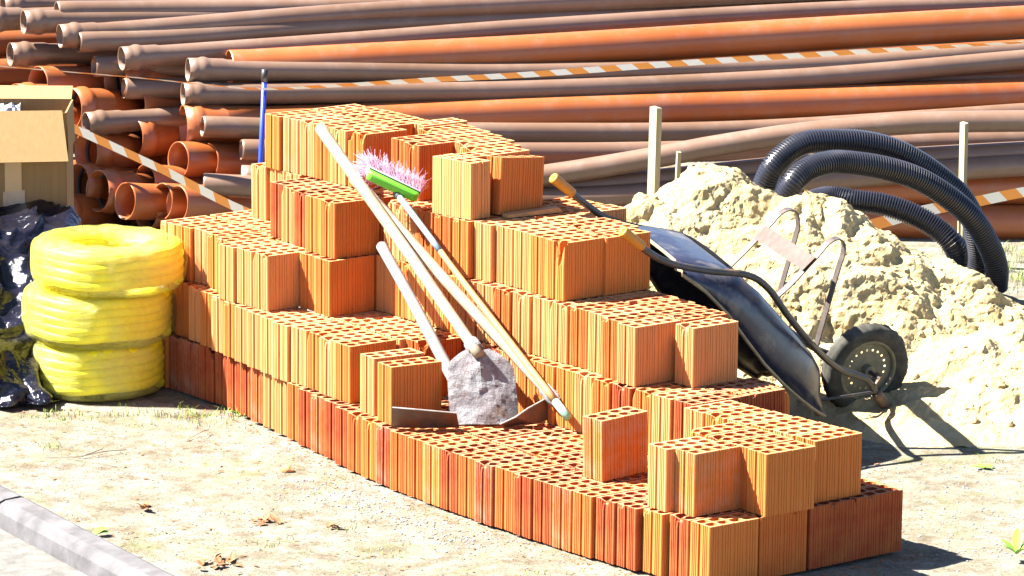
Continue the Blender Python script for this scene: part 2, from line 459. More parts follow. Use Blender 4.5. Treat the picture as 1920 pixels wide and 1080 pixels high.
ORD = ['first', 'second', 'third', 'fourth', 'fifth', 'sixth', 'seventh', 'eighth', 'ninth', 'tenth', 'eleventh', 'twelfth', 'thirteenth', 'fourteenth', 'fifteenth', 'sixteenth', 'seventeenth', 'eighteenth', 'nineteenth',
       'twentieth'] + ['twenty-'+x for x in ('first', 'second', 'third', 'fourth', 'fifth', 'sixth', 'seventh', 'eighth', 'ninth')] + ['thirtieth', 'thirty-first', 'thirty-second', 'thirty-third', 'thirty-fourth', 'thirty-fifth']
def lerp(tab, x):
    if x <= tab[0][0]: return tab[0][1]
    for (a, p), (b, q) in zip(tab, tab[1:]):
        if x <= b: return p+(q-p)*(x-a)/(b-a)
    return tab[-1][1]
COLW = ['at left face', 'second from left', 'third from left', 'fourth from left']
def tier(course, cname, wing, v0, v1, utab, cols, tones=(('orange', 3), ('pale', 5), ('deep', 2)), pitch=.5, meshes='rrt', skip=(), lean=0):
    rng = random.Random(hash((course, round(v0*10), len(wing))) & 255 if False else int(course*97+v0*13+len(wing)))
    n = int(round((v1-v0)/pitch)); bag = [t for t, k in tones for _ in range(k)]
    for r in range(n):
        v = v0+r*pitch
        for ci in cols(r, v):
            if (r, ci) in skip: continue
            tone = rng.choice(bag); mk = rng.choice(meshes)
            q_ = rng.random()
            if q_ < .08: mk = rng.choice(('cl', 'cf'))
            elif q_ < .45: mk = 'cm'
            bl = rng.choice((0, 0, 0, 0, 0, .12))
            lab = f'{WORD[tone]} brick, {cname} course, {ORD[r]} row back {wing}, {COLW[ci]}'
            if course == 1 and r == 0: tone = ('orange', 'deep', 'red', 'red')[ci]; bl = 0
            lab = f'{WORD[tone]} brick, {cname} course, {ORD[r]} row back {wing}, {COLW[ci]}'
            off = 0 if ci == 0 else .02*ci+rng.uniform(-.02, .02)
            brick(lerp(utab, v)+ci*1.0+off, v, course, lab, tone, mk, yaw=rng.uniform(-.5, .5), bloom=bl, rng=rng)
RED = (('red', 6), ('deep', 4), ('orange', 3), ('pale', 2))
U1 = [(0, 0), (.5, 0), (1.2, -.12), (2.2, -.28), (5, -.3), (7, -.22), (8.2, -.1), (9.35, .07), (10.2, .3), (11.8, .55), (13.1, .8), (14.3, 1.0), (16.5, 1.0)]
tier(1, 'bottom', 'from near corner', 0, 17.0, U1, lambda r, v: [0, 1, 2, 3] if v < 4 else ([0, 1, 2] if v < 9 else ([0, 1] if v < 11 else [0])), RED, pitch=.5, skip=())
# second course
U2r = [(0, 2.28), (4, 2.28), (9.6, 2.45)]
tier(2, 'second', 'in right wing', 3.2, 9.6, [(3, 2.36), (5, 2.26), (8, 2.32), (9.6, 2.5)], lambda r, v: [0, 1] if v < 6 else [0], (('orange', 3), ('pale', 3), ('red', 3)))
tier(2, 'second', 'in left wing', 9.97, 16.9, [(9.9, .42), (11, .58), (12.2, .56), (14, .86), (15.1, 1.06), (16.5, 1.2)], lambda r, v: [0, 1, 2] if v < 12.2 else [0], (('orange', 4), ('pale', 5)), meshes='rtt')
NG = 'near the front corner'
brick(.19, .59, 2, 'bright orange brick standing proud at the near end, white-edged, second course', 'orange', 't', bloom=.12, jit=0)
brick(.03, 1.08, 2, 'pale orange brick just behind the white-edged brick at the near end', 'pale', 'r', jit=0, yaw=-3)
brick(1.08, -.05, 2, 'orange brick with chipped lower corner and square holes at the near end', 'orange', 't', jit=0, yaw=-2)
brick(1.12, .45, 2, 'orange brick with square holes, directly behind the chipped-corner near brick', 'deep', 't', jit=.3)
brick(1.14, .95, 2, 'round-holed brick, second behind the chipped-corner near brick', 'deep', 'r', jit=.3)
brick(1.10, 1.45, 2, 'round-holed brick with ragged rim, third behind the chipped-corner near brick', 'orange', 'cl', jit=.3)
for k, (uu, w_) in enumerate(((2.27, 'tall-looking orange brick at right end of the near group, ribbed broad face'), (2.25, 'brick one row behind the ribbed broad-faced near brick'),
        (2.21, 'brick two rows behind the ribbed broad-faced near brick'), (2.16, 'brick three rows behind the ribbed broad-faced near brick'), (2.13, 'brick four rows behind the ribbed broad-faced near brick'), (2.1, 'brick five rows behind the ribbed broad-faced near brick'))):
    brick(uu, .15+.5*k, 2, w_, 'orange' if k % 2 == 0 else 'pale', 'r', jit=.3)
brick(.46, 3.15, 2, 'single brick standing alone on bottom course, white mortar down one edge', 'orange', 'r', jit=0, yaw=3, bloom=.16, tilt=(0, R(-1.5)))
brick(3.5, 3.23, 2, 'brick with broken end hole beside the wheelbarrow tray, second course', 'orange', 'cr', jit=0)
brick(3.5, 3.73, 2, 'brick in shade under the wheelbarrow tray, behind the broken-ended one', 'red', 'r', jit=.3)
brick(.06, 8.27, 2, 'orange square-holed brick in front of left wing, handle behind it', 'orange', 't', jit=0, yaw=-7)
brick(.22, 8.98, 2, 'orange brick paired behind the square-holed one in front of left wing', 'pale', 'r', jit=0, yaw=-6)
brick(1.62, 9.5, 2, 'orange brick low in the recess beside the smooth tool handle', 'deep', 'cf', jit=.3)
# third course
tier(3, 'third', 'in right wing', 4.72, 12.2, [(4.7, 2.4), (6, 2.58), (7.3, 2.6), (8.3, 2.53), (12.2, 2.62)], lambda r, v: [0, 1] if v < 7.6 else [0], (('orange', 3), ('pale', 4), ('deep', 3)))
brick(3.14, 4.13, 3, 'orange brick standing alone before the third course, nearest the wheelbarrow', 'pale', 'r', jit=0, yaw=.5)
tier(3, 'third', 'in left wing', 13.2, 17.1, [(13.2, .95), (14.2, .95), (15.3, 1.4), (17, 1.34)], lambda r, v: [0, 1], (('pale', 5), ('orange', 3)), meshes='tt')
tier(3, 'third', 'of the inner left block', 12.17, 13.2, [(12, 1.60), (13.3, 1.72)], lambda r, v: [0, 1] if r == 0 else [0], (('orange', 5),), pitch=.52, meshes='rt')
# fourth course
tier(4, 'fourth', 'of left block', 12.29, 14.8, [(12.2, 1.74), (13.35, 1.93), (14.6, 2.15)], lambda r, v: [0, 1], (('orange', 3), ('pale', 3), ('red', 2)))
tier(4, 'fourth', 'at the back left', 15.0, 16.6, [(15, 2.92), (17, 2.95)], lambda r, v: [0], (('pale', 3),), pitch=.52)
tier(4, 'fourth', 'in right wing', 7.55, 12.2, [(7.5, 2.78), (8.3, 2.85), (9.2, 2.68), (10, 2.6), (12.2, 2.7)], lambda r, v: [0, 1] if v < 9 else ([0, 1, 2] if v < 10.3 else [0]), (('orange', 3), ('pale', 4), ('deep', 2)))
brick(3.64, 7.02, 4, 'orange brick under the yellow wheelbarrow grip, fourth course', 'orange', 'r', jit=0, yaw=1)
brick(2.75, 7.05, 4, 'bitten-end brick left of the one under the wheelbarrow grip', 'orange', 'cc', jit=0, yaw=2)
# fifth course
tier(5, 'top', 'of left block', 13.1, 16.2, [(13, 2.98), (14.2, 2.97), (15, 3.0), (16, 2.83)], lambda r, v: ([0, 1] if 13.5 < v else [0]), (('pale', 4), ('orange', 4)), skip=())
o = None
for k, (uu, vv_) in enumerate([(3.46, 10.08), (3.62, 10.58), (3.84, 11.1), (3.98, 11.62), (4.12, 12.14), (4.22, 12.66), (4.5, 13.3)]):
    brick(uu, vv_, 5, f'round-holed brick in the right-hand row of top course, {ORD[k]} behind the tilted brick', ['pale', 'orange'][k % 2], 'r', jit=.5, yaw=[3, 2, -2, 0, -1, 1, 0][k])
brick(2.75, 10.1, 5, 'orange brick in the top course hidden behind the turned brick', 'orange', 'r', jit=.3)
brick(3.1, 11.6, 5, 'top-course brick in the notch behind the pink broom bristles', 'deep', 'r', jit=.3)
brick(3.2, 12.1, 5, 'top-course brick, second in the notch behind the pink broom bristles', 'deep', 'r', jit=.3)
# brick turned through ninety degrees, broad side to the left
brick(0, 0, 5, 'pale brick turned side-on at the near end of top course', 'pale', 'r', loc=pw(3.20, 9.66, 4), yaw=96, jit=0)
# tilted brick propped on a wooden wedge
brick(0, 0, 5, 'tilted orange brick propped on a wooden wedge, top course', 'orange', 'r', loc=pw(3.36, 9.62, 4.03), yaw=2, tilt=(R(-3), R(5)), jit=0)
bm = bmesh.new()
a = pw(3.36, 9.36, 4)+Vector((0, 0, .002)); b = pw(4.5, 9.28, 4)+Vector((0, 0, .002)); d = (b-a).normalized(); n = Vector((-d.y, d.x, 0))
vs = [bm.verts.new(p) for p in (a, b, b+n*.05, a+n*.05, a+Vector((0, 0, .014)), b+Vector((0, 0, .022))-d*.02, b+n*.05+Vector((0, 0, .022)), a+n*.05+Vector((0, 0, .014)))]
for f in ((0, 1, 2, 3), (4, 7, 6, 5), (0, 4, 5, 1), (1, 5, 6, 2), (2, 6, 7, 3), (3, 7, 4, 0)): bm.faces.new([vs[i] for i in f])
tag(link('wood_wedge', bm, WOODR), 'short rough wooden batten wedged under the tilted top brick', 'wood offcut')
# ---------------------------------------------------------------- pipes
def pipe(kind, sock, pts, label):
    r = .060 if kind == 'grey' else .1
    mat = GREYP if kind == 'grey' else ORANP
    path = spline(pts, .12)
    d0 = (path[1]-path[0]).normalized(); p0 = path[0]
    if kind == 'grey':
        pr = [(0, .0665), (.045, .0675), (.06, .069), (.075, .0745), (.095, .0745), (.11, .069), (.125, .0665), (.2, .066), (.225, r)] if sock else [(0, r-.004), (.012, r)]
    else:
        pr = [(0, .1165), (.05, .1175), (.062, .124), (.09, .125), (.105, .1175), (.12, .114), (.22, .1125), (.26, r)] if sock else [(0, r*1.02), (.01, r*1.03)]
    seg = 40; bm = bmesh.new(); M = axisX(p0, d0)
    ri = pr[0][1]-(.006 if kind == 'grey' else .008)
    inner = [(.45, ri*.93), (.1, ri), (.003, ri), (0, pr[0][1]-.002)]
    # mouth: inner wall, lip, outer bell, then the run of the pipe
    allp = inner + pr[0:1] + pr[1:]
    rings = lathe(bm, [(x, rr) for x, rr in allp], M, seg)
    bm.faces.new(rings[0])
    L = pr[-1][0]; far = [p for p in path if (p-p0).length > L+.05]
    fr = []; prev = rings[-1]
    # same ring frame as the lathe so the seam matches
    for i, p in enumerate(far):
        q = far[min(i+1, len(far)-1)]; pq = far[i-1] if i else p0
        t = (q-pq).normalized(); s = Vector((0, 0, 1)).cross(t).normalized(); u = t.cross(s)
        ring = [bm.verts.new(p+(s*math.cos(2*math.pi*k/seg)+u*math.sin(2*math.pi*k/seg))*r) for k in range(seg)]
        for k in range(seg): bm.faces.new((prev[k], prev[(k+1) % seg], ring[(k+1) % seg], ring[k]))
        prev = ring
    bm.faces.new(prev)
    o = link('sewer_pipe' if kind == 'orange' else 'water_pipe', bm, mat, smooth=True)
    tag(o, label, 'pipe', 'plastic pipes stacked behind the bricks')
    if kind == 'orange' and sock:
        bm = bmesh.new(); lathe(bm, [(.07, ri+.004), (.066, ri-.006), (.078, ri-.012), (.09, ri-.006), (.094, ri+.004)], M, 36)
        link('seal_ring', bm, RUBBER, o, smooth=True)
PIPES = [
   ('grey',1,[(-2.903,24.025,1.103),(-2.04,24.371,1.085),(0.11,25.231,1.036),(4.522,26.995,1.027)],
     'pale socket pipe in the top layer at the far upper left corner'),
   ('grey',0,[(-2.583,23.882,1.096),(-1.003,24.513,1.045),(0.109,24.958,1.028),(1.721,25.603,1.023),(4.473,26.704,1.062)],
     'topmost plain-ended pipe whose cut end shows above the upper left sockets'),
   ('grey',1,[(-2.994,23.896,1.044),(-2.033,24.281,1.029),(-0.205,25.012,0.973),(4.511,26.899,0.903)],
     'grey pipe in the top layer with its socket collar at the left picture edge'),
   ('grey',1,[(-2.757,23.77,1.049),(-2.016,24.081,1.032),(-1.003,24.507,1.002),(0.746,25.241,0.946),(4.496,26.816,0.947)],
     'grey pipe of the top layer with flared socket just below the topmost pipe'),
   ('grey',1,[(-2.546,23.691,0.983),(-2.003,23.919,0.999),(-0.996,24.342,1.034),(0.109,24.806,1.042),(1.712,25.479,1.042),(4.463,26.634,1.037)],
     'grey socket pipe climbing to the right just behind the plain-ended grey pipe'),
   ('grey',0,[(-2.443,23.674,0.954),(-2.0,23.874,0.945),(-0.995,24.326,0.968),(0.11,24.823,0.958),(1.719,25.547,0.94),(3.144,26.189,0.915),(4.495,26.796,0.902)],
     'plain-ended grey pipe lying directly above the long socket pipe on the upper left'),
   ('grey',1,[(-2.19,23.578,0.877),(-0.987,24.12,0.899),(0.109,24.613,0.924),(1.705,25.331,0.936),(3.118,25.967,0.917),(4.458,26.57,0.911)],
     'grey socket pipe with wide black mouth,nearest of the upper left stack'),
   ('orange',0,[(-1.596,23.684,0.813),(-0.977,23.882,0.826),(0.109,24.229,0.845),(1.668,24.728,0.886),(3.025,25.163,0.915),(4.294,25.569,0.936)],
     'wide orange pipe running above the upper barrier tape'),
   ('grey',1,[(-1.819,23.548,0.822),(-0.973,23.802,0.783),(0.11,24.126,0.737),(1.663,24.592,0.723),(3.011,24.997,0.769),(4.268,25.374,0.808)],
     'grey socket pipe resting just above the barrier tape left of the blue pole'),
   ('grey',1,[(-1.841,23.478,0.694),(-0.97,23.739,0.672),(0.111,24.063,0.648),(1.66,24.528,0.661),(3.005,24.931,0.725),(4.258,25.307,0.785)],
     'grey socket pipe just below the tape,its socket over the big orange socket'),
   ('orange',1,[(-1.839,23.438,0.523),(-0.969,23.699,0.514),(0.112,24.023,0.519),(1.661,24.488,0.517),(3.007,24.892,0.524),(4.263,25.268,0.533)],
     'wide orange pipe with large open socket,running behind the topmost bricks'),
   ('grey',0,[(-1.722,23.297,0.544),(-0.961,23.525,0.491),(0.112,23.847,0.434),(1.339,24.215,0.401),(2.989,24.71,0.441),(4.235,25.084,0.481)],
     'plain-ended grey pipe lying in front of the large orange socket'),
   ('grey',0,[(-1.503,23.231,0.426),(-0.779,23.412,0.394),(0.112,23.635,0.356),(1.02,23.862,0.339),(2.95,24.344,0.343),(4.17,24.65,0.343)],
     'short-showing grey pipe end crossing just behind the blue pole at mid height'),
   ('grey',0,[(-0.414,22.99,0.267),(0.192,23.02,0.339),(0.717,23.046,0.426),(1.056,23.063,0.492),(1.596,23.09,0.575),(2.214,23.121,0.63),(2.802,23.151,0.643),(3.923,23.207,0.66)],
     'bowed grey pipe rising from behind the bricks across the white stake'),
   ('grey',1,[(-1.488,22.995,0.315),(0.112,23.074,0.258),(1.578,23.148,0.384),(2.815,23.21,0.461),(3.939,23.266,0.507)],
     'dark grey pipe end low behind the foot of the blue pole'),
   ('grey',0,[(-1.689,22.914,0.289),(0.112,23.004,0.211),(1.575,23.077,0.307),(2.808,23.139,0.398),(3.931,23.195,0.43)],
     'grey plain pipe end above the lower tape,left of the pole foot'),
   ('grey',1,[(-2.835,23.777,0.865),(-1.728,24.276,0.817),(-0.203,24.962,0.742)],
     'shaded grey socket pipe at the left edge above the upper tape'),
   ('grey',0,[(-2.354,23.666,0.82),(-1.11,24.163,0.753),(0.112,24.652,0.696)],
     'plain grey pipe end tucked beneath the wide-mouthed grey socket pipe'),
   ('grey',0,[(-2.182,23.603,0.705),(-1.102,23.981,0.658),(0.112,24.405,0.608)],
     'dark grey plain pipe in shade just below the upper tape'),
   ('grey',1,[(-2.369,23.34,0.543),(-1.888,23.58,0.545),(-0.803,24.123,0.534)],
     'dark grey socket pipe sticking out above the cardboard box corner'),
   ('orange',1,[(-2.472,23.513,0.601),(-0.418,25.156,0.395)],
     'shaded orange socket pipe just right of the cardboard box top'),
   ('orange',1,[(-2.282,23.844,0.67),(-0.186,25.521,0.467)],
     'orange socket pipe half hidden under the upper tape by the grey ends'),
   ('orange',1,[(-2.372,23.361,0.384),(-0.322,25.002,0.16)],
     'orange socket with black seal ring beneath the dark grey socket pipe'),
   ('orange',1,[(-2.41,23.249,0.22),(-0.369,24.882,-0.111)],
     'orange socket with black seal,lower left beside the cardboard box'),
   ('orange',1,[(-2.284,23.101,0.211),(-0.247,24.731,-0.121)],
     'orange socket with black seal,right neighbour of the one beside the box'),
   ('orange',0,[(-2.119,22.934,0.186),(-0.085,24.561,-0.149)],
     'thin-walled plain orange pipe end above the yellow coil'),
   ('orange',0,[(-2.036,23.227,0.239),(0.029,24.879,-0.094)],
     'orange pipe end hanging just behind the lower tape'),
   ('orange',1,[(-2.013,23.053,0.124),(0.04,24.696,-0.217)],
     'orange socket with black seal on the ground under the lower tape'),
   ('orange',0,[(-1.919,22.943,0.184),(0.13,24.582,-0.154)],
     'orange pipe end behind two others low under the tape'),
   ('orange',0,[(-1.828,22.856,0.186),(0.22,24.494,-0.153)],
     'widest plain orange mouth on the ground right of the yellow coil'),
   ('orange',1,[(-2.128,23.453,0.452),(-0.054,25.113,0.232)],
     'orange socket with seal in the middle of the left stack'),
   ('orange',0,[(-1.853,23.261,0.361),(0.226,24.924,0.131)],
     'orange pipe mouth in deep shade below the large orange socket'),
   ('orange',0,[(-1.694,23.317,0.344),(0.402,24.995,0.015)],
     'short orange pipe mouth left of the blue pole under the large socket'),
   ('orange',0,[(-2.672,23.692,0.71),(-0.617,25.336,0.513)],
     'dark orange pipe in shade behind the upper tape at left'),
   ('orange',1,[(-2.428,24.024,0.803),(-0.328,25.704,0.612)],
     'orange socket seen between grey pipes high at left'),
   ('orange',1,[(-2.237,23.687,0.74),(-0.153,25.354,0.541)],
     'orange socket bottom lit by sun just under the upper tape'),
   ('orange',0,[(-2.123,23.637,0.609),(-0.033,25.309,0.401)],
     'orange pipe lying level under the dark grey plain pipe'),
   ('orange',1,[(-2.784,23.594,0.61),(-0.744,25.226,0.406)],
     'dark orange pipe behind the top of the cardboard box'),
   ('orange',1,[(-2.527,23.087,0.086),(-0.506,24.704,-0.253)],
     'sunlit orange pipe lying on the ground behind the black sheeting'),
   ('orange',1,[(-2.682,23.473,0.527),(-0.645,25.102,0.317)],
     'orange pipe hidden in shade behind the cardboard box flap'),
   ('orange',0,[(0.112,24.479,0.643),(1.678,24.792,0.618),(3.024,25.061,0.597),(4.267,25.31,0.592)],
     'orange pipe at the far right back,under the grey pipes by the tape'),
   ('orange',0,[(0.111,24.637,0.739),(1.697,25.112,0.704),(3.075,25.526,0.684),(4.362,25.912,0.661)],
     'orange pipe at far right back behind the striped tape'),
   ('orange',0,[(-0.773,23.268,0.215),(0.999,23.268,0.22),(2.828,23.268,0.251),(3.949,23.268,0.268)],
     'orange pipe running low behind the black corrugated hose'),
   ('orange',0,[(-1.359,23.187,0.068),(0.998,23.187,0.055),(2.825,23.187,0.067),(3.944,23.187,0.079)],
     'lowest orange pipe lying on the ground behind the right stake'),
   ('orange',0,[(-1.072,23.352,0.067),(1.004,23.352,0.118),(2.841,23.352,0.17),(3.967,23.352,0.181)],
     'orange pipe set back between the two lowest orange pipes on the right'),
    ('grey',0,[(-4.6, 23.895, 1.0), (-2.2, 24.745, 1.0), (0.2, 25.795, 0.97)],'grey pipe lying deep in the heap behind the upper left sockets'),
    ('orange',0,[(-4.6, 23.807, 0.84), (-2.2, 24.657, 0.84), (0.2, 25.707, 0.8099999999999999)],'orange pipe deep in shade behind the upper tape'),
    ('orange',0,[(-4.6, 23.719, 0.68), (-2.2, 24.569, 0.68), (0.2, 25.619, 0.65)],'orange pipe deep in the middle of the heap'),
    ('orange',0,[(-4.6, 23.62, 0.5), (-2.2, 24.47, 0.5), (0.2, 25.52, 0.47)],'orange pipe buried behind the big open orange socket'),
    ('orange',0,[(-4.6, 23.521, 0.32), (-2.2, 24.371, 0.32), (0.2, 25.421, 0.29000000000000004)],'orange pipe buried low behind the lower tape'),
    ('orange',0,[(-4.6, 23.411, 0.12), (-2.2, 24.261, 0.12), (0.2, 25.311, 0.09)],'orange pipe at the bottom back of the heap'),
    ('grey',0,[(0.0, 25.6, 1.02), (2.0, 26.2, 1.02), (5.5, 27.2, 1.02)],'grey pipe at the back right showing under the top layer'),
    ('orange',0,[(0.0, 25.6, 0.86), (2.0, 26.2, 0.86), (5.5, 27.2, 0.86)],'orange pipe at the back right under the top layer'),
    ('orange',0,[(0.0, 25.6, 0.7), (2.0, 26.2, 0.7), (5.5, 27.2, 0.7)],'orange pipe at back right above the bowed grey pipe'),
]

SHADE_STK = [(22.95, .12), (23.17, .12), (23.39, .12), (23.02, .33), (23.26, .33), (23.08, .54), (23.32, .54), (23.02, .75), (23.25, .75), (23.12, .96), (23.33, .96), (23.05, 1.17), (23.28, 1.17), (23.14, 1.38), (23.34, 1.38), (23.24, 1.58)]  # unseen pipes added to cast shade on the left sockets
for i_, (y_, z_) in enumerate(SHADE_STK):
    pipe('orange' if z_ < .7 else 'grey', 0, [(-6.2, y_-.4, z_-.01), (-4.5, y_-.2, z_), (-3.02-.05*(i_ % 3), y_, z_)][::-1] if False else [(-6.2, y_-.35, z_-.01), (-4.5, y_-.15, z_), (-3.02-.05*(i_ % 3), y_, z_)], f'added pipe shading the heap, outside left picture edge, {ORD[i_]} counting up from the ground')
for k, s_, p, l in PIPES: pipe(k, s_, p, l)
# unseen-run fillers low in the heap so the gaps stay dark
# ---------------------------------------------------------------- barrier tape, pole, stakes
def tape(name, pts, width, label, twist, grp='orange and white barrier tapes', stripe=.085):
    path = spline(pts, .02); bm = bmesh.new(); uvl = bm.loops.layers.uv.new('UVMap'); fr = frames(path); s = 0; prev = None; cols = []
    for i, p in enumerate(path):
        t, sd_, u = fr[i]
        if i: s += (p-path[i-1]).length
        a = twist(s); w_ = (u*math.cos(a)+sd_*math.sin(a))*width/2
        row = [bm.verts.new(p+w_*q) for q in (-1, -.33, .33, 1)]
        if prev:
            for k in range(3):
                f = bm.faces.new((prev[k], prev[k+1], row[k+1], row[k]))
                for l_, uvc in zip(f.loops, ((sp, k), (sp, k+1), (s, k+1), (s, k))): l_[uvl].uv = uvc
        prev = row; sp = s
    o = link(name, bm, [TAPEM], smooth=True, recalc=False); return tag(o, label, 'barrier tape', grp)
T1 = [(-3.139, 22.95, 0.953), (-2.792, 22.95, 0.921), (-2.414, 22.93, 0.896), (-2.035, 22.9, 0.872), (-1.628, 22.86, 0.841), (-1.353, 22.868, 0.823), (-0.932, 22.8, 0.857), (-0.471, 22.75, 0.898), (0.103, 22.7, 0.943), (0.915, 22.6, 1.027), (1.803, 22.5, 1.108), (2.697, 22.4, 1.185), (3.469, 22.3, 1.255)]
tape('barrier_tape', T1, .036, 'upper orange and white barrier tape knotted round the blue pole', lambda s: 1.25 if s < 1.6 else (.95+.25*math.sin(s*1.4)-.5*min(1, max(0, (s-1.9)*.5))*(1 if s < 5 else max(0, 1-(s-5)))))
T2 = [(-3.105, 22.7, 0.99), (-2.764, 22.7, 0.819), (-2.579, 22.7, 0.726), (-2.388, 22.65, 0.643), (-1.893, 22.55, 0.435), (-1.405, 22.5, 0.205), (-0.886, 22.4, 0.09), (0.396, 22.3, 0.03), (1.529, 22.3, 0.126), (2.191, 22.3, 0.292), (2.458, 22.3, 0.343), (2.711, 22.3, 0.397), (3.498, 22.3, 0.549)]
tape('barrier_tape', T2, .068, 'lower slack barrier tape sloping down behind the bricks and the black hose', lambda s: .35+.3*math.sin(s*1.1))
pole = empty('marker_pole', (-1.392, 22.9, 0), 'thin blue pole with black top holding the upper tape', 'pole')
bm = bmesh.new(); tube(bm, [(-1.395, 22.9, -.05), (-1.3535, 22.9, .858)], .0145, 12); link('shaft', bm, BLUEP, pole, True)
bm = bmesh.new(); tube(bm, [(-1.3535, 22.9, .858), (-1.351, 22.9, .925)], .0175, 12); link('top_cap', bm, BLACKT, pole, True)
def stake(pb, pt, wx, wy, rz, label):
    bm = bmesh.new(); pb = Vector(pb); pt = Vector(pt); L = (pt-pb).length
    M = axisX(pb, pt-pb, Vector((math.sin(rz), -math.cos(rz), 0)))
    box(bm, (L/2, 0, 0), (L, wx, wy), M, bev=.0015)
    for v in bm.verts:
        if (v.co-pt).length < .1: v.co.z += .006*noise.noise(v.co*40)
    tag(link('wooden_stake', bm, WOODP), label, 'wooden stake', 'wooden stakes behind the bricks')
stake((0.690, 20.95, -.03), (0.706, 20.95, 1.046), .032, .064, R(32), 'tall pale wooden stake standing left of the sand heap peak')
stake((2.388, 22.3, -.03), (2.383, 22.3, .767), .022, .052, R(25), 'thin pale wooden stake seen through the black hose loops')
stake((.800, 21.0, -.03), (.826, 21.0, .815), .02, .034, R(10), 'short dark wooden stake end just above the sand heap')
# ---------------------------------------------------------------- corrugated hose
hB = [(2.464, 21.3, 0.08), (2.456, 21.25, 0.196), (2.397, 21.2, 0.338), (2.282, 21.15, 0.497), (2.063, 21.1, 0.656), (1.859, 21.05, 0.733), (1.657, 21.0, 0.769), (1.555, 20.95, 0.771), (1.454, 20.9, 0.744), (1.376, 20.85, 0.669)]
mid1 = [(1.32, 20.9, .50), (1.36, 21.1, .28), (1.7, 21.3, .10), (2.1, 21.42, .07)]
hA = [(2.409, 21.48, 0.08), (2.387, 21.42, 0.131), (2.386, 21.39, 0.23), (2.363, 21.36, 0.338), (2.321, 21.33, 0.464), (2.236, 21.3, 0.581), (2.078, 21.27, 0.706), (1.925, 21.24, 0.791), (1.77, 21.21, 0.835), (1.62, 21.18, 0.847), (1.468, 21.15, 0.842), (1.368, 21.12, 0.79), (1.286, 21.09, 0.699)]
mid2 = [(1.26, 21.15, .55), (1.36, 21.4, .44)]
hC = [(1.60, 21.6, 0.478), (1.749, 21.58, 0.471), (1.909, 21.56, 0.454), (2.062, 21.54, 0.404), (2.183, 21.52, 0.336), (2.265, 21.5, 0.257), (2.307, 21.58, 0.15), (2.30, 21.66, 0.075), (2.2, 21.8, .07)]
path = spline(hB+mid1+hA+mid2+hC, .006)
# resample evenly into ribs
ribs = []; acc = 0; last = path[0]; nxt = 0; step = .0034
for p in path[1:]:
    seg_ = (p-last).length
    while nxt <= acc+seg_ and seg_ > 0:
        ribs.append(last.lerp(p, (nxt-acc)/seg_)); nxt += step
    acc += seg_; last = p
bm = bmesh.new(); rr = [.061 if (i % 4) in (0, 1) else .053 for i in range(len(ribs))]
# smooth frames
fr = []; up = Vector((0, 1, 0)); s_prev = None; rings = []
for i, p in enumerate(ribs):
    t = (ribs[min(i+6, len(ribs)-1)]-ribs[max(i-6, 0)]).normalized()
    if s_prev is None: s_prev = t.cross(Vector((0, 1, 0))).normalized()
    s_ = (s_prev-t*s_prev.dot(t)).normalized(); u = t.cross(s_); s_prev = s_
    rings.append([bm.verts.new(p+(s_*math.cos(a)+u*math.sin(a))*rr[i]) for a in (2*math.pi*k/22 for k in range(22))])
for A, B in zip(rings, rings[1:]):
    for k in range(22): bm.faces.new((A[k], A[(k+1) % 22], B[(k+1) % 22], B[k]))
t = (ribs[6]-ribs[0]).normalized(); c0 = ribs[0]
inn = [[bm.verts.new(c0+(v.co-c0)*.86) for v in rings[0]]]
inn.append([bm.verts.new(v.co+t*.07) for v in inn[0]])
for A, B in ((rings[0], inn[0]), (inn[0], inn[1])):
    for k in range(22): bm.faces.new((A[k], B[k], B[(k+1) % 22], A[(k+1) % 22]))
bm.faces.new(inn[1]); bm.faces.new(rings[-1])
tag(link('corrugated_hose', bm, HOSEM, smooth=False), 'thick black corrugated hose coiled in loops over the sand heap', 'hose')

# ---------------------------------------------------------------- sand heap
CONES = [(.88, 19.98, .94, .8), (1.06, 20.0, .90, .85), (1.38, 19.78, .86, .85), (1.50, 19.85, .80, .85), (1.78, 19.75, .64, .85), (2.12, 19.7, .47, .7), (2.6, 19.6, .30, .5), (1.25, 19.45, .62, .9), (1.75, 19.2, .34, .6), (2.05, 19.0, .24, .35), (2.3, 19.25, .32, .45), (.60, 19.78, .80, 1.3), (.72, 19.65, .72, 1.1), (2.6, 19.1, .2, .35), (3.1, 19.6, .3, .5)]
def sand_h(x, y):
    s = 0; k = 14
    for cx, cy, h, sl in CONES:
        d = math.hypot(x-cx, (y-cy)*.95)
        s += math.exp(k*(h-d*sl))
    h = math.log(s+math.exp(-k*.06))/k
    return h
bm = bmesh.new(); st = .009
nx = int((3.5-.3)/st); ny = int((21.3-18.15)/(st*1.25)); G = []
for j in range(ny+1):
    row = []
    for i in range(nx+1):
        x = .3+i*st; y = 18.15+j*st*1.25; h = sand_h(x, y)
        e = 1e-2; gx = (sand_h(x+e, y)-h)/e if i % 1 == 0 else 0; gy = (sand_h(x, y+e)-h)/e
        n = Vector((-gx, -gy, 1)).normalized(); p = Vector((x, y, h))
        a = max(0, min(1, (h+.02)/.12))
        big = noise.fractal(p*2.6+Vector((4, 1, 2)), 1, 2, 3)*.065
        cell = noise.voronoi(p*7)[0]; lump = (.42-cell[0])*.016 + (abs(noise.noise(p*5.5+Vector((3, 3, 3))))-.2)*.05
        fine = noise.fractal(p*19, .7, 2.2, 5)*.010
        q = p+n*(big+lump)*a+Vector((noise.noise(p*30), noise.noise(p*30+Vector((9, 9, 9))), 0))*.014*a + n*fine*(.25+.75*a)
        q.z -= .02*(1-a)
        row.append(bm.verts.new(q))
    G.append(row)
for j in range(ny):
    for i in range(nx): bm.faces.new((G[j][i], G[j][i+1], G[j+1][i+1], G[j+1][i]))
rng = random.Random(5)
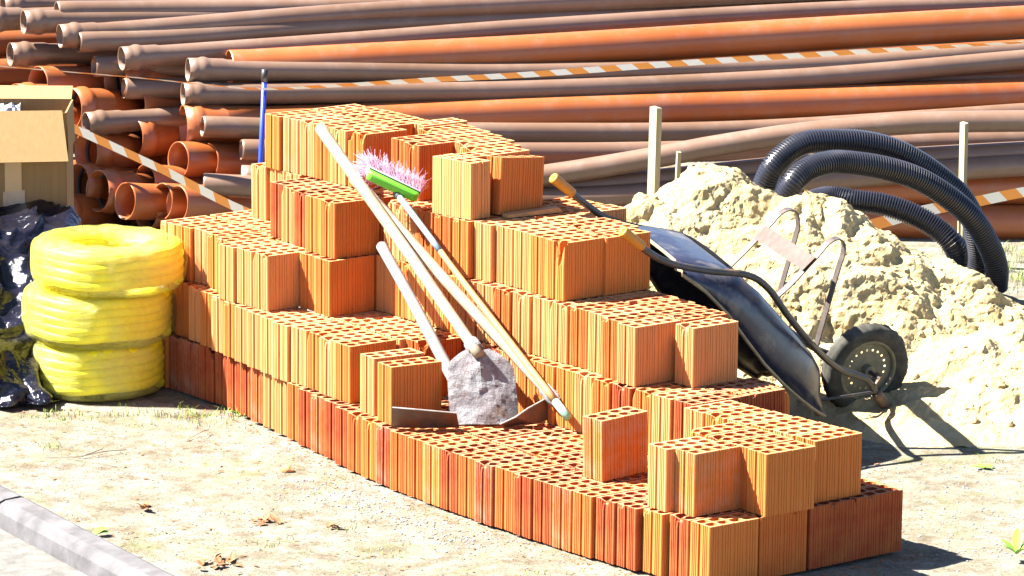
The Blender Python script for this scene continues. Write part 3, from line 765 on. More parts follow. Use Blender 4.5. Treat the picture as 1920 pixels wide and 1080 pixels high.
for k in range(260):                                    # clods lying on the heap and at its foot
    x = rng.uniform(.55, 3.3); y = rng.uniform(18.35, 20.6); h = sand_h(x, y)
    if h < -.02: 
        if rng.random() > .25: continue
    r = rng.choice((.004, .005, .006, .008, .010, .014, .02))*(1 if h > .05 else .5)
    z = h+noise.fractal(Vector((x, y, h))*2.6+Vector((4, 1, 2)), 1, 2, 3)*.085*max(0, min(1, (h+.02)/.12))
    g = bmesh.ops.create_icosphere(bm, subdivisions=1 if r < .012 else 2, radius=r, matrix=Matrix.Translation((x, y, max(z, -.005))))
    for v in g['verts']:
        c = Vector((x, y, max(z, -.005))); v.co = c+(v.co-c)*(1+.5*noise.noise(v.co*60))
    
tag(link('sand_heap', bm, SAND, smooth=False), 'big lumpy heap of pale yellow sand behind the wheelbarrow', 'sand heap')
# ---------------------------------------------------------------- wheelbarrow, tipped over on its nose
WX = Vector((.738, .445, -.507)); WF = Vector((-.417, .892, .175)); WN = Vector((-.531, -.082, -.844)); WC = Vector((1.584, 18.66, .233))
WX.normalize(); WF = (WF-WX*WF.dot(WX)).normalized(); WN = (WN-WX*WN.dot(WX)-WF*WN.dot(WF)).normalized()
def wl(a, f, n): return WC+WX*a+WF*f+WN*n
wb = empty('wheelbarrow', (1.584, 18.66, 0), 'old dark blue wheelbarrow tipped over with its handles resting on the bricks', 'wheelbarrow')
# tyre
MW = Matrix((WF, WX, WN)).transposed().to_4x4(); MW.translation = WC      # lathe axis = WF
bm = bmesh.new(); prof = []
for k in range(25):
    t = -2.5+5.0*k/24; x = .040*math.sin(t)*(1.05); r = .170+.048*math.cos(t)
    prof.append((x, r))
lathe(bm, prof, MW, 72)
for v in bm.verts:                                          # tread blocks
    l = MW.inverted() @ v.co; ang = math.atan2(l.z, l.y); rad = math.hypot(l.y, l.z)
    if rad > .198:
        g = .006 if int((ang+math.pi)/(2*math.pi)*36*2) % 2 else 0
        if abs(abs(l.x)-.012) < .005: g = .006
        k = (rad-g)/rad; v.co = MW @ Vector((l.x, l.y*k, l.z*k))
wheel = link('wheel', bm, RUBBER, wb, True)
DUSTR = simple('dusty_tyre_rubber', (.045, .043, .036), .85, .25, var=.5, scale=14)
wheel.data.materials[0] = DUSTR
bm = bmesh.new()
def disc(bm, off, r0, nh, hr, hR):
    loops = [[(r0*math.cos(2*math.pi*k/48), r0*math.sin(2*math.pi*k/48)) for k in range(48)]]
    for i in range(nh):
        a = 2*math.pi*i/nh
        loops.append([(hR*math.cos(a)+hr*math.cos(b), hR*math.sin(a)+hr*math.sin(b)) for b in (2*math.pi*k/8 for k in range(8))])
    es = []
    for P in loops:
        r = [bm.verts.new(MW @ Vector((off, x, y))) for x, y in P]
        es += [bm.edges.new((r[k], r[(k+1) % len(r)])) for k in range(len(r))]
    bmesh.ops.triangle_fill(bm, edges=es, use_beauty=True)
disc(bm, -.014, .124, 20, .0055, .092)
lathe(bm, [(-.030, .150), (-.034, .136), (-.030, .126), (-.014, .124)], MW, 48)
lathe(bm, [(.030, .150), (.034, .136), (.030, .126), (-.010, .124)], MW, 48)
rim = link('wheel_rim', bm, HUBM, wheel, True)
bm = bmesh.new(); r_ = lathe(bm, [(-.05, .0), (-.05, .026), (.05, .026), (.05, 0.001)], MW, 20); link('hub', bm, HUBM, wheel)
bm = bmesh.new(); tube(bm, [wl(0, -.135, 0), wl(0, .135, 0)], .010, 10); link('axle', bm, TUBEM, wb)
# frames: near and far tubes with their ochre grips
def fpts(sgn):
    if sgn < 0:
        return [(-1.694, -.321, 0), (-1.522, -.321, .021), (-1.396, -.321, .011), (-1.22, -.321, -.042), (-1.047, -.321, -.109), (-.915, -.321, -.107), (-.735, -.321, -.045), (-.47, -.25, .02), (-.23, -.15, .05), (-.05, -.125, .03), (.05, -.125, .07), (.20, -.125, .112)]
    return [(-1.722, .321, 0), (-1.528, .321, .025), (-1.378, .321, .032), (-1.238, .321, .003), (-1.026, .321, -.063), (-.899, .321, -.071), (-.756, .321, -.058), (-.6, .31, -.03), (-.47, .25, .02), (-.23, .15, .05), (-.05, .125, .03), (.05, .125, .07), (.20, .125, .112)]
for sgn in (-1, 1):
    P = [wl(*q) for q in fpts(sgn)]
    bm = bmesh.new(); tube(bm, spline(P, .03), .0155, 14); link('handle_tube', bm, TUBEM, wb, True)
    d = (P[1]-P[0]).normalized(); M = axisX(P[0]-d*.01, d)
    bm = bmesh.new(); rs = lathe(bm, [(.02, .006), (0, .007), (0, .0225), (.006, .0245), (.03, .0235), (.118, .0215), (.128, .0225), (.13, .016)], M, 24)
    bm.faces.new(rs[0])
    link('grip', bm, OCHRE, wb, True)
RUSTB = steel('rusty_tube_steel', (.06, .045, .03), (.16, .09, .045), .2, .6)
# legs: flat steel bent to a U
def leg(pts, f):
    P = spline([wl(a, f, n) for a, n in pts], .02); bm = bmesh.new(); prev = None; fr = []
    for i, p in enumerate(P):
        t = (P[min(i+1, len(P)-1)]-P[max(i-1, 0)]).normalized(); s = WF; u = t.cross(s).normalized()
        row = [bm.verts.new(p+s*x*.0175+u*y*.003) for x, y in ((-1, -1), (1, -1), (1, 1), (-1, 1))]
        if prev:
            for k in range(4): bm.faces.new((prev[k], prev[(k+1) % 4], row[(k+1) % 4], row[k]))
        else: bm.faces.new(row)
        prev = row
    bm.faces.new(prev); link('leg', bm, TUBEM2, wb)
TUBEM2 = steel('worn_strap_steel', (.045, .035, .032), (.10, .07, .055), .12, .45)
leg([(-.837, -.091), (-.81, -.176), (-.775, -.34), (-.765, -.405), (-.735, -.445), (-.695, -.44), (-.665, -.40), (-.64, -.326), (-.518, .0)], -.30)
leg([(-.712, -.066), (-.682, -.18), (-.65, -.33), (-.64, -.38), (-.61, -.418), (-.565, -.42), (-.53, -.385), (-.50, -.33), (-.389, -.03)], .30)
bm = bmesh.new()
a0, a1 = wl(-.805, -.315, -.25), wl(-.785, -.315, -.325); b0, b1 = wl(-.672, .315, -.225), wl(-.655, .315, -.30)
strip_plate(bm, [a0, a0.lerp(b0, .5), b0], [a1, a1.lerp(b1, .5), b1], .004, -WX); link('cross_plate', bm, RUSTP, wb)
bm = bmesh.new(); tube(bm, spline([wl(.03, -.125, .058), wl(.10, -.125, .085), wl(.225, -.125, .122)], .03), .025, 14); link('nose_bar', bm, RUSTB, wb, True)
bm = bmesh.new(); tube(bm, spline([wl(.03, .125, .058), wl(.10, .125, .085), wl(.215, .125, .118)], .03), .023, 14); link('nose_bar', bm, RUSTB, wb, True)
bm = bmesh.new(); box(bm, (0, 0, 0), (.05, .012, .06), MW @ Matrix.Translation((-.115, 0, .01)), bev=.003); link('axle_bracket', bm, RUSTB, wb)
# tray: lofted pan
ST = [  # a, rim n, floor n, rim half width near, far rim n
    (-1.33, .030, .000, .33, .055), (-1.20, .040, -.050, .355, .085), (-1.05, .075, -.085, .37, .14), (-.90, .130, -.070, .375, .20),
    (-.75, .180, -.030, .375, .26), (-.60, .215, .010, .37, .30), (-.47, .235, .045, .35, .31), (-.38, .245, .085, .33, .31), (-.31, .250, .16, .31, .31), (-.262, .252, .242, .29, .31)]
def section(a, rn, fn, hw, rf):
    fw = hw*.74; out = []
    P = [(-hw, rn), (-hw*.94, rn*.55+fn*.45), (-fw-.02, fn+.028), (-fw+.02, fn+.002), (-fw*.5, fn), (0, fn), (fw*.5, fn), (fw-.02, fn+.002), (fw+.02, fn+.028), (hw*.94, rf*.55+fn*.45), (hw, rf)]
    return [wl(a, f, n) for f, n in P]
def sections():
    out = []
    for (s0, s1) in zip(ST, ST[1:]):
        for k in range(4):
            t = k/4; out.append([x+(y-x)*t for x, y in zip(s0, s1)])
    out.append(list(ST[-1])); return out
SEC = [section(*s) for s in sections()]
bm = bmesh.new(); th = .003
rows = []
for q in SEC:
    rows.append([bm.verts.new(p) for p in q])
for A, B in zip(rows, rows[1:]):
    for k in range(len(A)-1): bm.faces.new((A[k], A[k+1], B[k+1], B[k]))
bmesh.ops.recalc_face_normals(bm, faces=bm.faces)
bmesh.ops.solidify(bm, geom=bm.faces[:], thickness=.003)
tray = link('tray', bm, BARROW, wb, True)
tray.data.polygons.foreach_set('use_smooth', [True]*len(tray.data.polygons))
bm = bmesh.new()
loop = [q[0] for q in SEC]+SEC[-1][1:-1]+[q[-1] for q in SEC[::-1]]+SEC[0][::-1][1:-1]
tube(bm, loop, .008, 8, closed=True); link('rolled_rim', bm, RIMM, tray, True)
bm = bmesh.new(); tube(bm, [wl(-.24, -.13, .235), wl(.02, -.13, .06)], .007, 8); link('brace_rod', bm, TUBEM, wb)

# ---------------------------------------------------------------- tools
def V(*a): return Vector(a)
def handle(pts, r0, r1, mat, parent, name='handle', seg=14):
    P = spline(pts, .06); n = len(P); bm = bmesh.new()
    rad = [r0+(r1-r0)*i/(n-1) for i in range(n)]
    for i, p in enumerate(P): p += Vector((noise.noise(p*2.0), 0, noise.noise(p*2.0+V(5, 5, 5))))*.006
    # rounded top end
    d = (P[0]-P[1]).normalized(); P = [P[0]+d*.012]+P; rad = [r0*.55]+rad
    tube(bm, P, rad, seg, mi=0); return link(name, bm, mat, parent, True)
# mortar hoe
hoe = empty('mortar_hoe', (-.113, 17.40, .25), 'grey mortar-crusted hoe blade with long wooden handle leaning on the bricks', 'hoe')
handle([V(-.863, 18.8, 1.274), V(-.5, 18.15, .906), V(-.134, 17.47, .533)], .0275, .024, HANDLE, hoe)
bm = bmesh.new(); nu, nv = 26, 30; G = []
c = V(-.134, 17.5, .55); TL = V(-.272, 17.50, .55); TR = V(.004, 17.50, .545); BLp = V(-.256, 17.375, .256); BR = V(.034, 17.375, .262)
for j in range(nv+1):
    t = j/nv; row = []
    for i in range(nu+1):
        s = i/nu; q = s*2-1
        # shoulders rounded: narrow the top
        wdt = 1 - .72*max(0, (.34-t)/.34)**2.4
        mid = (TL.lerp(TR, .5)).lerp(BLp.lerp(BR, .5), t); half = ((TR-TL)*.5).lerp((BR-BLp)*.5, t)*wdt
        p = mid+half*q
        crease = math.exp(-((q)/.13)**2)*max(0, 1-t/.62)
        p.z -= .014*(abs(q)**3)*(1 if t > .97 else 0)
        if t < .12: p.z -= .03*math.exp(-(q/.16)**2)*(1-t/.12)      # notch for the eye
        p.y += -.022*crease + .030*q*q + .006*noise.noise(p*9)
        p.y -= max(0, noise.fractal(p*14, 1, 2, 4))*.011
        row.append(bm.verts.new(p))
    G.append(row)
for j in range(nv):
    for i in range(nu): bm.faces.new((G[j][i], G[j][i+1], G[j+1][i+1], G[j+1][i]))
bmesh.ops.recalc_face_normals(bm, faces=bm.faces); bmesh.ops.solidify(bm, geom=bm.faces[:], thickness=.004)
link('blade', bm, MORTAR, hoe)
d = V(.366, -.65, -.37).normalized(); e0 = V(-.134, 17.49, .531)
bm = bmesh.new(); M = axisX(e0-d*.085, d); lathe(bm, [(0, .027), (.0, .032), (.05, .034), (.06, .030), (.06, .026), (0, .026)], M, 20); link('socket', bm, MORTAR, hoe, True)
# shovel whose blade lies to the right
sh = empty('shovel', (.09, 17.36, .25), 'long wooden-handled shovel, its dark blade edge turned up at the right', 'shovel')
handle([V(-.699, 18.5, 1.099), V(-.265, 17.95, .735), V(.173, 17.40, .372)], .0265, .022, HANDLE, sh)
bm = bmesh.new()
strip_plate(bm, [(-.045, 17.33, .268), (.02, 17.34, .297), (.072, 17.37, .328), (.13, 17.41, .352), (.194, 17.45, .385)],
            [(-.045, 17.375, .256), (.03, 17.39, .254), (.10, 17.40, .256), (.18, 17.46, .268), (.236, 17.52, .31)], .005, (0, 1, 0)); link('blade', bm, DSTEEL, sh)
bm = bmesh.new(); tube(bm, [(-.045, 17.333, .269), (.02, 17.343, .298), (.072, 17.373, .329), (.13, 17.413, .353), (.194, 17.453, .386)], .0035, 6); link('blade_edge', bm, EDGE, sh)
bm = bmesh.new(); dd = (V(.173, 17.40, .372)-V(-.265, 17.95, .735)).normalized(); M = axisX(V(.173, 17.40, .372)-dd*.06, dd); lathe(bm, [(0, .025), (0, .028), (.07, .030), (.10, .022)], M, 18); link('socket', bm, MORTAR, sh, True)
# second hoe, handle passing behind the square-holed brick
h2 = empty('hoe', (-.35, 17.33, .25), 'short smooth grey-white handled hoe with rusty blade before the paired bricks', 'hoe')
handle([V(-.574, 18.35, .830), V(-.375, 17.94, .565), V(-.180, 17.52, .300)], .024, .027, simple('pale_smooth_handle', (.19, .17, .165), .6, .3, var=.15, scale=8), h2)
bm = bmesh.new()
strip_plate(bm, [(-.492, 17.262, .350), (-.40, 17.255, .345), (-.31, 17.262, .336), (-.225, 17.275, .326)],
            [(-.498, 17.325, .2525), (-.40, 17.318, .2525), (-.31, 17.322, .2525), (-.214, 17.335, .2525)], .005, (0, 1, 0)); link('blade', bm, DSTEEL, h2)
bm = bmesh.new(); tube(bm, [(-.492, 17.265, .352), (-.40, 17.258, .347), (-.31, 17.265, .338), (-.225, 17.278, .328)], .0035, 6); link('blade_edge', bm, EDGE, h2)
# broom
br = empty('broom', (.23, 17.45, .27), 'green broom with pink bristles and pale blue to bamboo stick', 'broom')
PA, PB, PC, PD = V(-.502, 18.25, 1.073), V(-.310, 17.977, .879), V(.184, 17.33, .370), V(.237, 17.26, .317)
handle([PA, PA.lerp(PB, .5), PB], .0135, .0135, LBLUE, br, 'upper_stick'); handle([PB, PB.lerp(PC, .5), PC], .0130, .0165, BAMB, br, 'lower_stick')
handle([PC, PC.lerp(PD, .5), PD], .0175, .0185, MINT, br, 'end_sleeve')
A = V(-.632, 18.27, 1.165); B = V(-.412, 18.26, 1.062); ax = (B-A).normalized()
hd_ = (PB-PA).normalized(); up_ = (-hd_ - ax*(-hd_).dot(ax)).normalized(); sdn = ax.cross(up_).normalized()
M = Matrix((ax, sdn, up_)).transposed().to_4x4(); M.translation = A.lerp(B, .5)
Lb = (B-A).length
bm = bmesh.new(); box(bm, (0, 0, -.012), (Lb, .045, .034), M, bev=.009)
for v in bm.verts:
    l = M.inverted() @ v.co
    if l.z < -.01: v.co = M @ Vector((l.x*(.86+.1*(l.z > -.02)), l.y*.85, l.z))
link('broom_head', bm, GREEN, br, True)
bm = bmesh.new(); box(bm, (0, 0, .0075), (Lb*1.0, .047, .003), M, bev=.001); link('dark_seam', bm, DARKPL, br)
bm = bmesh.new(); box(bm, (0, 0, .017), (Lb*1.02, .046, .016), M, bev=.005); link('collar', bm, LILAC, br, True)
bm = bmesh.new(); Mh = axisX(PA-hd_*.012, hd_); lathe(bm, [(0, .018), (.02, .018), (.03, .0145)], Mh, 16); link('stick_socket', bm, DARKPL, br, True)
bm = bmesh.new(); rng = random.Random(11)
for k in range(3800):
    x = rng.uniform(-.5, .5)*Lb; y = rng.uniform(-.02, .02); L = rng.uniform(.058, .098)*(1.25 if rng.random() < .06 else 1)
    p = M @ Vector((x, y, .02)); d_ = (up_*1 + ax*(-.5+(x/Lb)*.6) + sdn*(y*16) + Vector((rng.gauss(0, .2), rng.gauss(0, .2), rng.gauss(0, .2)))).normalized()
    cv = Vector((rng.gauss(-.15, .4), rng.gauss(0, .35), rng.gauss(0, .35)-.3)); prev = None; n_ = 5; wv = (d_.cross(V(0, 1, 0))).normalized()*.0007
    for s in range(n_+1):
        t = s/n_; q = p+d_*L*t+cv*L*.5*t*t; row = (bm.verts.new(q-wv), bm.verts.new(q+wv))
        if prev: bm.faces.new((prev[0], prev[1], row[1], row[0]))
        prev = row
link('bristles', bm, PINK, br, recalc=False)
# ---------------------------------------------------------------- yellow pipe coils in clear film
def coil(cx, cy, z0, H, Rr, label, seed, turns=5, tilt=0., hollow=.56):
    rng = random.Random(seed)
    root = empty('pipe_coil', (cx, cy, z0), label, 'pipe coil', 'yellow pipe coils in a stack')
    r = H/turns/2; bm = bmesh.new()
    T = Matrix.Translation((cx, cy, z0)) @ Matrix.Rotation(tilt, 4, V(.3, 1, 0))
    for lay in range(3):
        RR = Rr-.012-r-lay*2*r*.97
        if RR < Rr*hollow-.02 and lay > 1: pass
        pts = []; N = 88; ph = rng.uniform(0, 6)
        for k in range(N*turns):
            a = 2*math.pi*k/N; z = r+2*r*(k/N)*(turns-1)/turns*1.0
            wv = .006*math.sin(3*a+ph+lay)+.008*noise.noise(V(math.cos(a)*2, math.sin(a)*2, k/N+seed))
            pts.append(T @ V((RR+wv)*math.cos(a), (RR+wv)*math.sin(a), z+.004*math.sin(5*a+ph)))
        # finely ribbed surface
        rings = tube(bm, pts, [r*1.0 if k % 2 else r*.965 for k in range(len(pts))], 10)
    link('corrugated_pipe', bm, YEL, root, True)
    # film: closed ring skin with wrinkles
    bm = bmesh.new(); N = 110; prof = []
    ri = Rr-.03-6*r*.98; ro = Rr+.004
    ri = max(ri, .10)
    m = 30
    for k in range(m):
        t = 2*math.pi*k/m; ct, st_ = math.cos(t), math.sin(t)
        e = .55
        px_ = (abs(ct)**e)*(1 if ct >= 0 else -1); pz = (abs(st_)**e)*(1 if st_ >= 0 else -1)
        prof.append(((ro+ri)/2+(ro-ri)/2*px_, H/2+(H/2+.004)*pz))
    rows = []
    for i in range(N):
        a = 2*math.pi*i/N; row = []
        for (R_, z) in prof:
            n1 = noise.fractal(V(math.cos(a)*3.4, math.sin(a)*3.4, z*9+seed), 1, 2, 4)
            rr_ = R_ + .010*n1*(1 if R_ > (ro+ri)/2 else -1)
            row.append(bm.verts.new(T @ V(rr_*math.cos(a), rr_*math.sin(a), z+.006*n1)))
        rows.append(row)
    for i in range(N):
        A, B = rows[i], rows[(i+1) % N]
        for k in range(m): bm.faces.new((A[k], A[(k+1) % m], B[(k+1) % m], B[k]))
    link('wrapping_film', bm, FILM, root, True)
    return root
coil(-1.905, 19.13, 0, .245, .318, 'bottom yellow pipe coil of three, wrapped in film, on the ground', 3, 5)
coil(-1.895, 19.13, .247, .235, .342, 'middle yellow pipe coil of three, ribs showing through the film', 8, 5, R(1.0))
coil(-1.845, 19.13, .490, .215, .352, 'top yellow pipe coil of three, milky film over its open centre', 14, 4, R(1.2))

# ---------------------------------------------------------------- black sheeting and cardboard box
bm = bmesh.new(); nx, ny = 150, 130; G = []
cx, cy, hx, hy, H = -2.68, 19.62, .62, .86, .60
for j in range(ny+1):
    row = []
    for i in range(nx+1):
        a = -1.25+2.5*i/nx; b = -1.25+2.5*j/ny
        s = max(abs(a), abs(b)) if True else 0
        rr_ = (abs(a)**4+abs(b)**4)**.25
        if rr_ <= .8: z = H; sx, sy = a/.8*.86, b/.8*.86
        else:
            t = (rr_-.8)/.45; t = min(t, 1.25); z = H*(1-t*t*(3-2*t)) if t < 1 else 0
            k = (.86+.14*min(t, 1)+.12*max(0, t-.6))/rr_; sx, sy = a*k, b*k
        q_ = max(0, min(1, (cy+hy*sy-19.0)/.95)); z *= .42+.58*q_*q_*(3-2*q_)
        p = V(cx+hx*sx, cy+hy*sy, z)
        rid = 1-abs(noise.noise(V(p.x*4.6+p.z*1.5, p.y*3.6, p.z*2.0+2)))*2; rid2 = 1-abs(noise.noise(V(p.x*7.5+3, p.y*6+p.z*3, p.z*3)))*2
        n = V(sx, sy, .9 if rr_ < .8 else .2).normalized()
        rid3 = 1-abs(noise.noise(V(p.x*17, p.y*17+5, p.z*11)))*2
        p += n*(.080*rid*abs(rid)+.036*rid2*abs(rid2)+.006*rid3+.03*noise.noise(p*2.5))
        p.z = max(p.z, .004+.012*max(0, rid2))
        row.append(bm.verts.new(p))
    G.append(row)
for j in range(ny):
    for i in range(nx): bm.faces.new((G[j][i], G[j][i+1], G[j+1][i+1], G[j+1][i]))
# gathered tail at the lower right corner
prev = None
for i in range(16):
    t = i/15; c = V(-2.30, 18.98, .12).lerp(V(-2.10, 18.70, .02), t); r = .10*(1-t)**.7+.012+(.012 if .8 < t < .95 else 0)
    ring = []
    for k in range(22):
        a_ = 2*math.pi*k/22; q = r*(1+.45*noise.noise(V(math.cos(a_)*2.2, math.sin(a_)*2.2, t*2.5)))
        ring.append(bm.verts.new(c+V(math.cos(a_)*q, math.sin(a_)*q*.4, abs(math.sin(a_))*q*1.1*(1 if math.sin(a_) > 0 else -.2))))
    if prev:
        for k in range(22): bm.faces.new((prev[k], prev[(k+1) % 22], ring[(k+1) % 22], ring[k]))
    prev = ring
bm.faces.new(prev)
tag(link('plastic_sheeting', bm, TARP, smooth=True), 'crumpled glossy black plastic sheeting heaped left of the yellow coils', 'plastic sheeting')
bx = empty('cardboard_box', (-2.5, 20.45, .56), 'brown cardboard box with folded-out flap on the black sheeting', 'box')
MB_ = Matrix.Translation((-2.155, 20.24, .50)) @ Matrix.Rotation(R(1.5), 4, 'Z')       # origin: front right bottom corner, x to the left negative
def panel(name, q, th, mat=CARD, parent=bx):
    bm = bmesh.new(); P = [MB_ @ Vector(p) for p in q]; n = (P[1]-P[0]).cross(P[2]-P[1]).normalized()*th
    a = [bm.verts.new(p) for p in P]; b = [bm.verts.new(p+n) for p in P]; bm.faces.new(a); bm.faces.new(b[::-1])
    for i in range(4): bm.faces.new((a[i], a[(i+1) % 4], b[(i+1) % 4], b[i]))
    return link(name, bm, mat, parent)
Wb, Db, Hb = .74, .42, .60
panel('front_wall', [(-Wb, 0, 0), (0, 0, 0), (0, 0, Hb), (-Wb, 0, Hb)], .006)
panel('side_wall', [(0, .006, 0), (0, Db, 0), (0, Db, Hb), (0, .006, Hb)], .006)
panel('side_wall', [(-Wb, .006, 0), (-Wb, .006, Hb), (-Wb, Db, Hb), (-Wb, Db, 0)], .006)
panel('back_wall', [(-Wb, Db, 0), (-Wb, Db, Hb), (0, Db, Hb), (0, Db, 0)], .006)
panel('bottom', [(-Wb, .006, .002), (-Wb, Db, .002), (0, Db, .002), (0, .006, .002)], -.004)
fl = panel('front_flap', [(-Wb-.02, -.125, Hb-.235), (.025, -.125, Hb-.215), (-.012, -.004, Hb+.012), (-Wb, -.004, Hb)], .005)
panel('side_flap', [(.008, .02, Hb), (.008, Db, Hb), (.016, Db, Hb-.2), (.016, .02, Hb-.2)], .004)
panel('back_flap', [(-Wb, Db, Hb), (0, Db, Hb), (0, Db+.10, Hb+.05), (-Wb, Db+.10, Hb+.05)], .004)
panel('tape_strip', [(-.29, -.008, .18), (-.21, -.008, .18), (-.21, -.008, .40), (-.29, -.008, .40)], .001, CARDT)
panel('tape_strip', [(-.30, -.0085, .145), (-.195, -.0085, .15), (-.195, -.0085, .225), (-.30, -.0085, .215)], .001, simple('worn_tape', (.42, .30, .20), .35, .5, var=.1))
# printed stacking marks low on the front
bm = bmesh.new(); PR = simple('faint_box_print', (.26, .18, .10), .9, .1, var=.1)
for cx_ in (-.355, -.235):
    for (x0, x1, z0, z1) in ((-.022, .022, .105, .108), (-.022, .022, .045, .048), (-.022, -.019, .048, .105), (.019, .022, .048, .105), (-.010, -.006, .055, .09), (.006, .010, .055, .09), (-.013, .013, .09, .094)):
        P = [MB_ @ V(cx_+x, -.0012, z+.06) for x, z in ((x0, z0), (x1, z0), (x1, z1), (x0, z1))]
        bm.faces.new([bm.verts.new(p) for p in P])
link('box_print', bm, PR, bx)
bm = bmesh.new(); G = []
for j in range(22):
    G.append([bm.verts.new(MB_ @ V(-.70+.46*i/29, .04+.34*j/21, Hb-.03+.05*noise.fractal(V(i*.33, j*.33, 1), 1, 2, 4)+.03*math.sin(i/29*3.1)*math.sin(j/21*3.1))) for i in range(30)])
for j in range(21):
    for i in range(29): bm.faces.new((G[j][i], G[j][i+1], G[j+1][i+1], G[j+1][i]))
tag(link('plastic_bag', bm, BAG, smooth=False), 'crumpled clear plastic bag inside the open cardboard box', 'plastic bag')

# ---------------------------------------------------------------- small things on the ground
def gz(x, y): return ground_z(x, y)
rng = random.Random(3)
def in_pile(x, y):
    d = Vector((x, y))-O2; u = d.dot(UV_U)*4; v = d.dot(UV_V)*4
    return (lerp(U1, v)-.05 < u < 4.9 and -.2 < v < 17) or math.hypot(x+1.9, y-19.1) < .3
def kerbside(x, y): return (Vector((x, y, 0))-KA).dot(kn) > -.03
# loose stones and crumbs
bm = bmesh.new()
def stone(x, y, r):
    g = bmesh.ops.create_icosphere(bm, subdivisions=1, radius=r, matrix=Matrix.Translation((x, y, gz(x, y)+r*.15)))
    for v in g['verts']:
        c = V(x, y, gz(x, y)); v.co = c+Vector(((v.co.x-c.x), (v.co.y-c.y), (v.co.z-c.z)*.6))*(1+.5*noise.noise(v.co*70))
for k in range(9000):
    x = rng.uniform(-2.3, 2.6); y = rng.uniform(15.7, 18.9)
    if in_pile(x, y) or kerbside(x, y): continue
    dens = noise.noise(V(x*1.6, y*1.6, 9))
    if dens < rng.uniform(-.7, .35): continue
    stone(x, y, rng.choice((.0015, .002, .002, .0025, .003, .004, .006)))
for k in range(900):       # grey gravel drifts by the wall foot and bottom right
    t = rng.random(); 
    if rng.random() < .5: p = pw(rng.gauss(-1.1, .3), rng.uniform(4, 9.5))
    else: p = V(rng.uniform(1.5, 2.5), rng.uniform(16.3, 17.9), 0)
    if in_pile(p.x, p.y): continue
    stone(p.x, p.y, rng.choice((.003, .004, .006, .008)))
tag(link('gravel', bm, GRAVEL), 'scattered small grey stones and crumbs on the sandy ground', kind='stuff')
bm = bmesh.new()                                        # brick crumbs along the foot of the stack
for k in range(800):
    v_ = rng.uniform(-.3, 16); p = pw(lerp(U1, v_)-abs(rng.gauss(0, .28))-.03, v_) if rng.random() < .8 else pw(rng.uniform(0, 4.3), -abs(rng.gauss(0, .3))-.05)
    stone(p.x, p.y, rng.choice((.0015, .002, .003, .004, .006)))
tag(link('brick_crumbs', bm, simple('brick_crumb', (.28, .10, .035), .9, .1, var=.4, scale=30)), 'orange brick crumbs along the foot of the stack', kind='stuff')
# dark organic crumbs
bm = bmesh.new()
for k in range(2200):
    x = rng.uniform(-2.3, 1.6); y = rng.uniform(15.7, 18.9)
    if in_pile(x, y) or kerbside(x, y) or noise.noise(V(x*2.2, y*2.2, 4)) < rng.uniform(-.35, .35): continue
    a = rng.uniform(0, 6.3); L = rng.uniform(.003, .013); w_ = L*rng.uniform(.15, .5); z = gz(x, y)+.003
    P = [V(x+math.cos(a)*L*i-math.sin(a)*w_*j, y+math.sin(a)*L*i+math.cos(a)*w_*j, z+rng.uniform(0, .004)) for i, j in ((-1, -1), (1, -1), (1, 1), (-1, 1))]
    bm.faces.new([bm.verts.new(p) for p in P])
tag(link('leaf_litter', bm, LEAFD), 'tiny brown leaf scraps and crumbs strewn over the pale ground', kind='stuff')
# grass
bm = bmesh.new()
def blade(x, y, h, lean=.5, w_=.0016):
    a = rng.uniform(0, 6.3); d = V(math.cos(a), math.sin(a), 0); s = V(-d.y, d.x, 0)*w_; z = gz(x, y)
    p0 = V(x, y, z); p1 = p0+d*h*lean*.35+V(0, 0, h*.6); p2 = p0+d*h*lean+V(0, 0, h*(1-.2*lean))
    v = [bm.verts.new(q) for q in (p0-s, p0+s, p1+s*.8, p1-s*.8, p2)]
    bm.faces.new((v[0], v[1], v[2], v[3])); bm.faces.new((v[3], v[2], v[4]))
def tuft(x, y, n, h, sp=.02):
    for _ in range(n): blade(x+rng.gauss(0, sp), y+rng.gauss(0, sp), h*rng.uniform(.4, 1), rng.uniform(.3, 1))
for k in range(44): x = rng.uniform(-2.15, -1.05); tuft(x, 18.62-.1*(x+1.6)**2+rng.gauss(0, .07), 9, rng.uniform(.02, .055), .02)
for k in range(170):
    x = rng.uniform(-2.2, 1.0); y = rng.uniform(15.8, 18.6)
    if in_pile(x, y) or kerbside(x, y) or noise.noise(V(x*1.3, y*1.3, 7)) < 0: continue
    tuft(x, y, rng.choice((4, 7, 12)), rng.uniform(.008, .022), .025)
for (x, y, n, h) in ((-1.22, 18.62, 30, .055), (-2.0, 18.0, 30, .03), (-.65, 16.65, 25, .02), (-.98, 16.35, 22, .022), (2.45, 19.9, 20, .05), (2.72, 21.9, 60, .12), (2.6, 22.2, 60, .10), (2.9, 21.6, 60, .10), (2.08, 17.9, 20, .03), (-1.7, 16.2, 22, .03), (.1, 16.0, 16, .03)): tuft(x, y, n, h, .035)
for k in range(120): tuft(rng.uniform(2.4, 3.1), rng.uniform(21.5, 22.9), 10, .07, .04)
tag(link('grass', bm, GRASSM, recalc=False), 'thin dry green grass blades in sparse patches on the ground', kind='stuff')
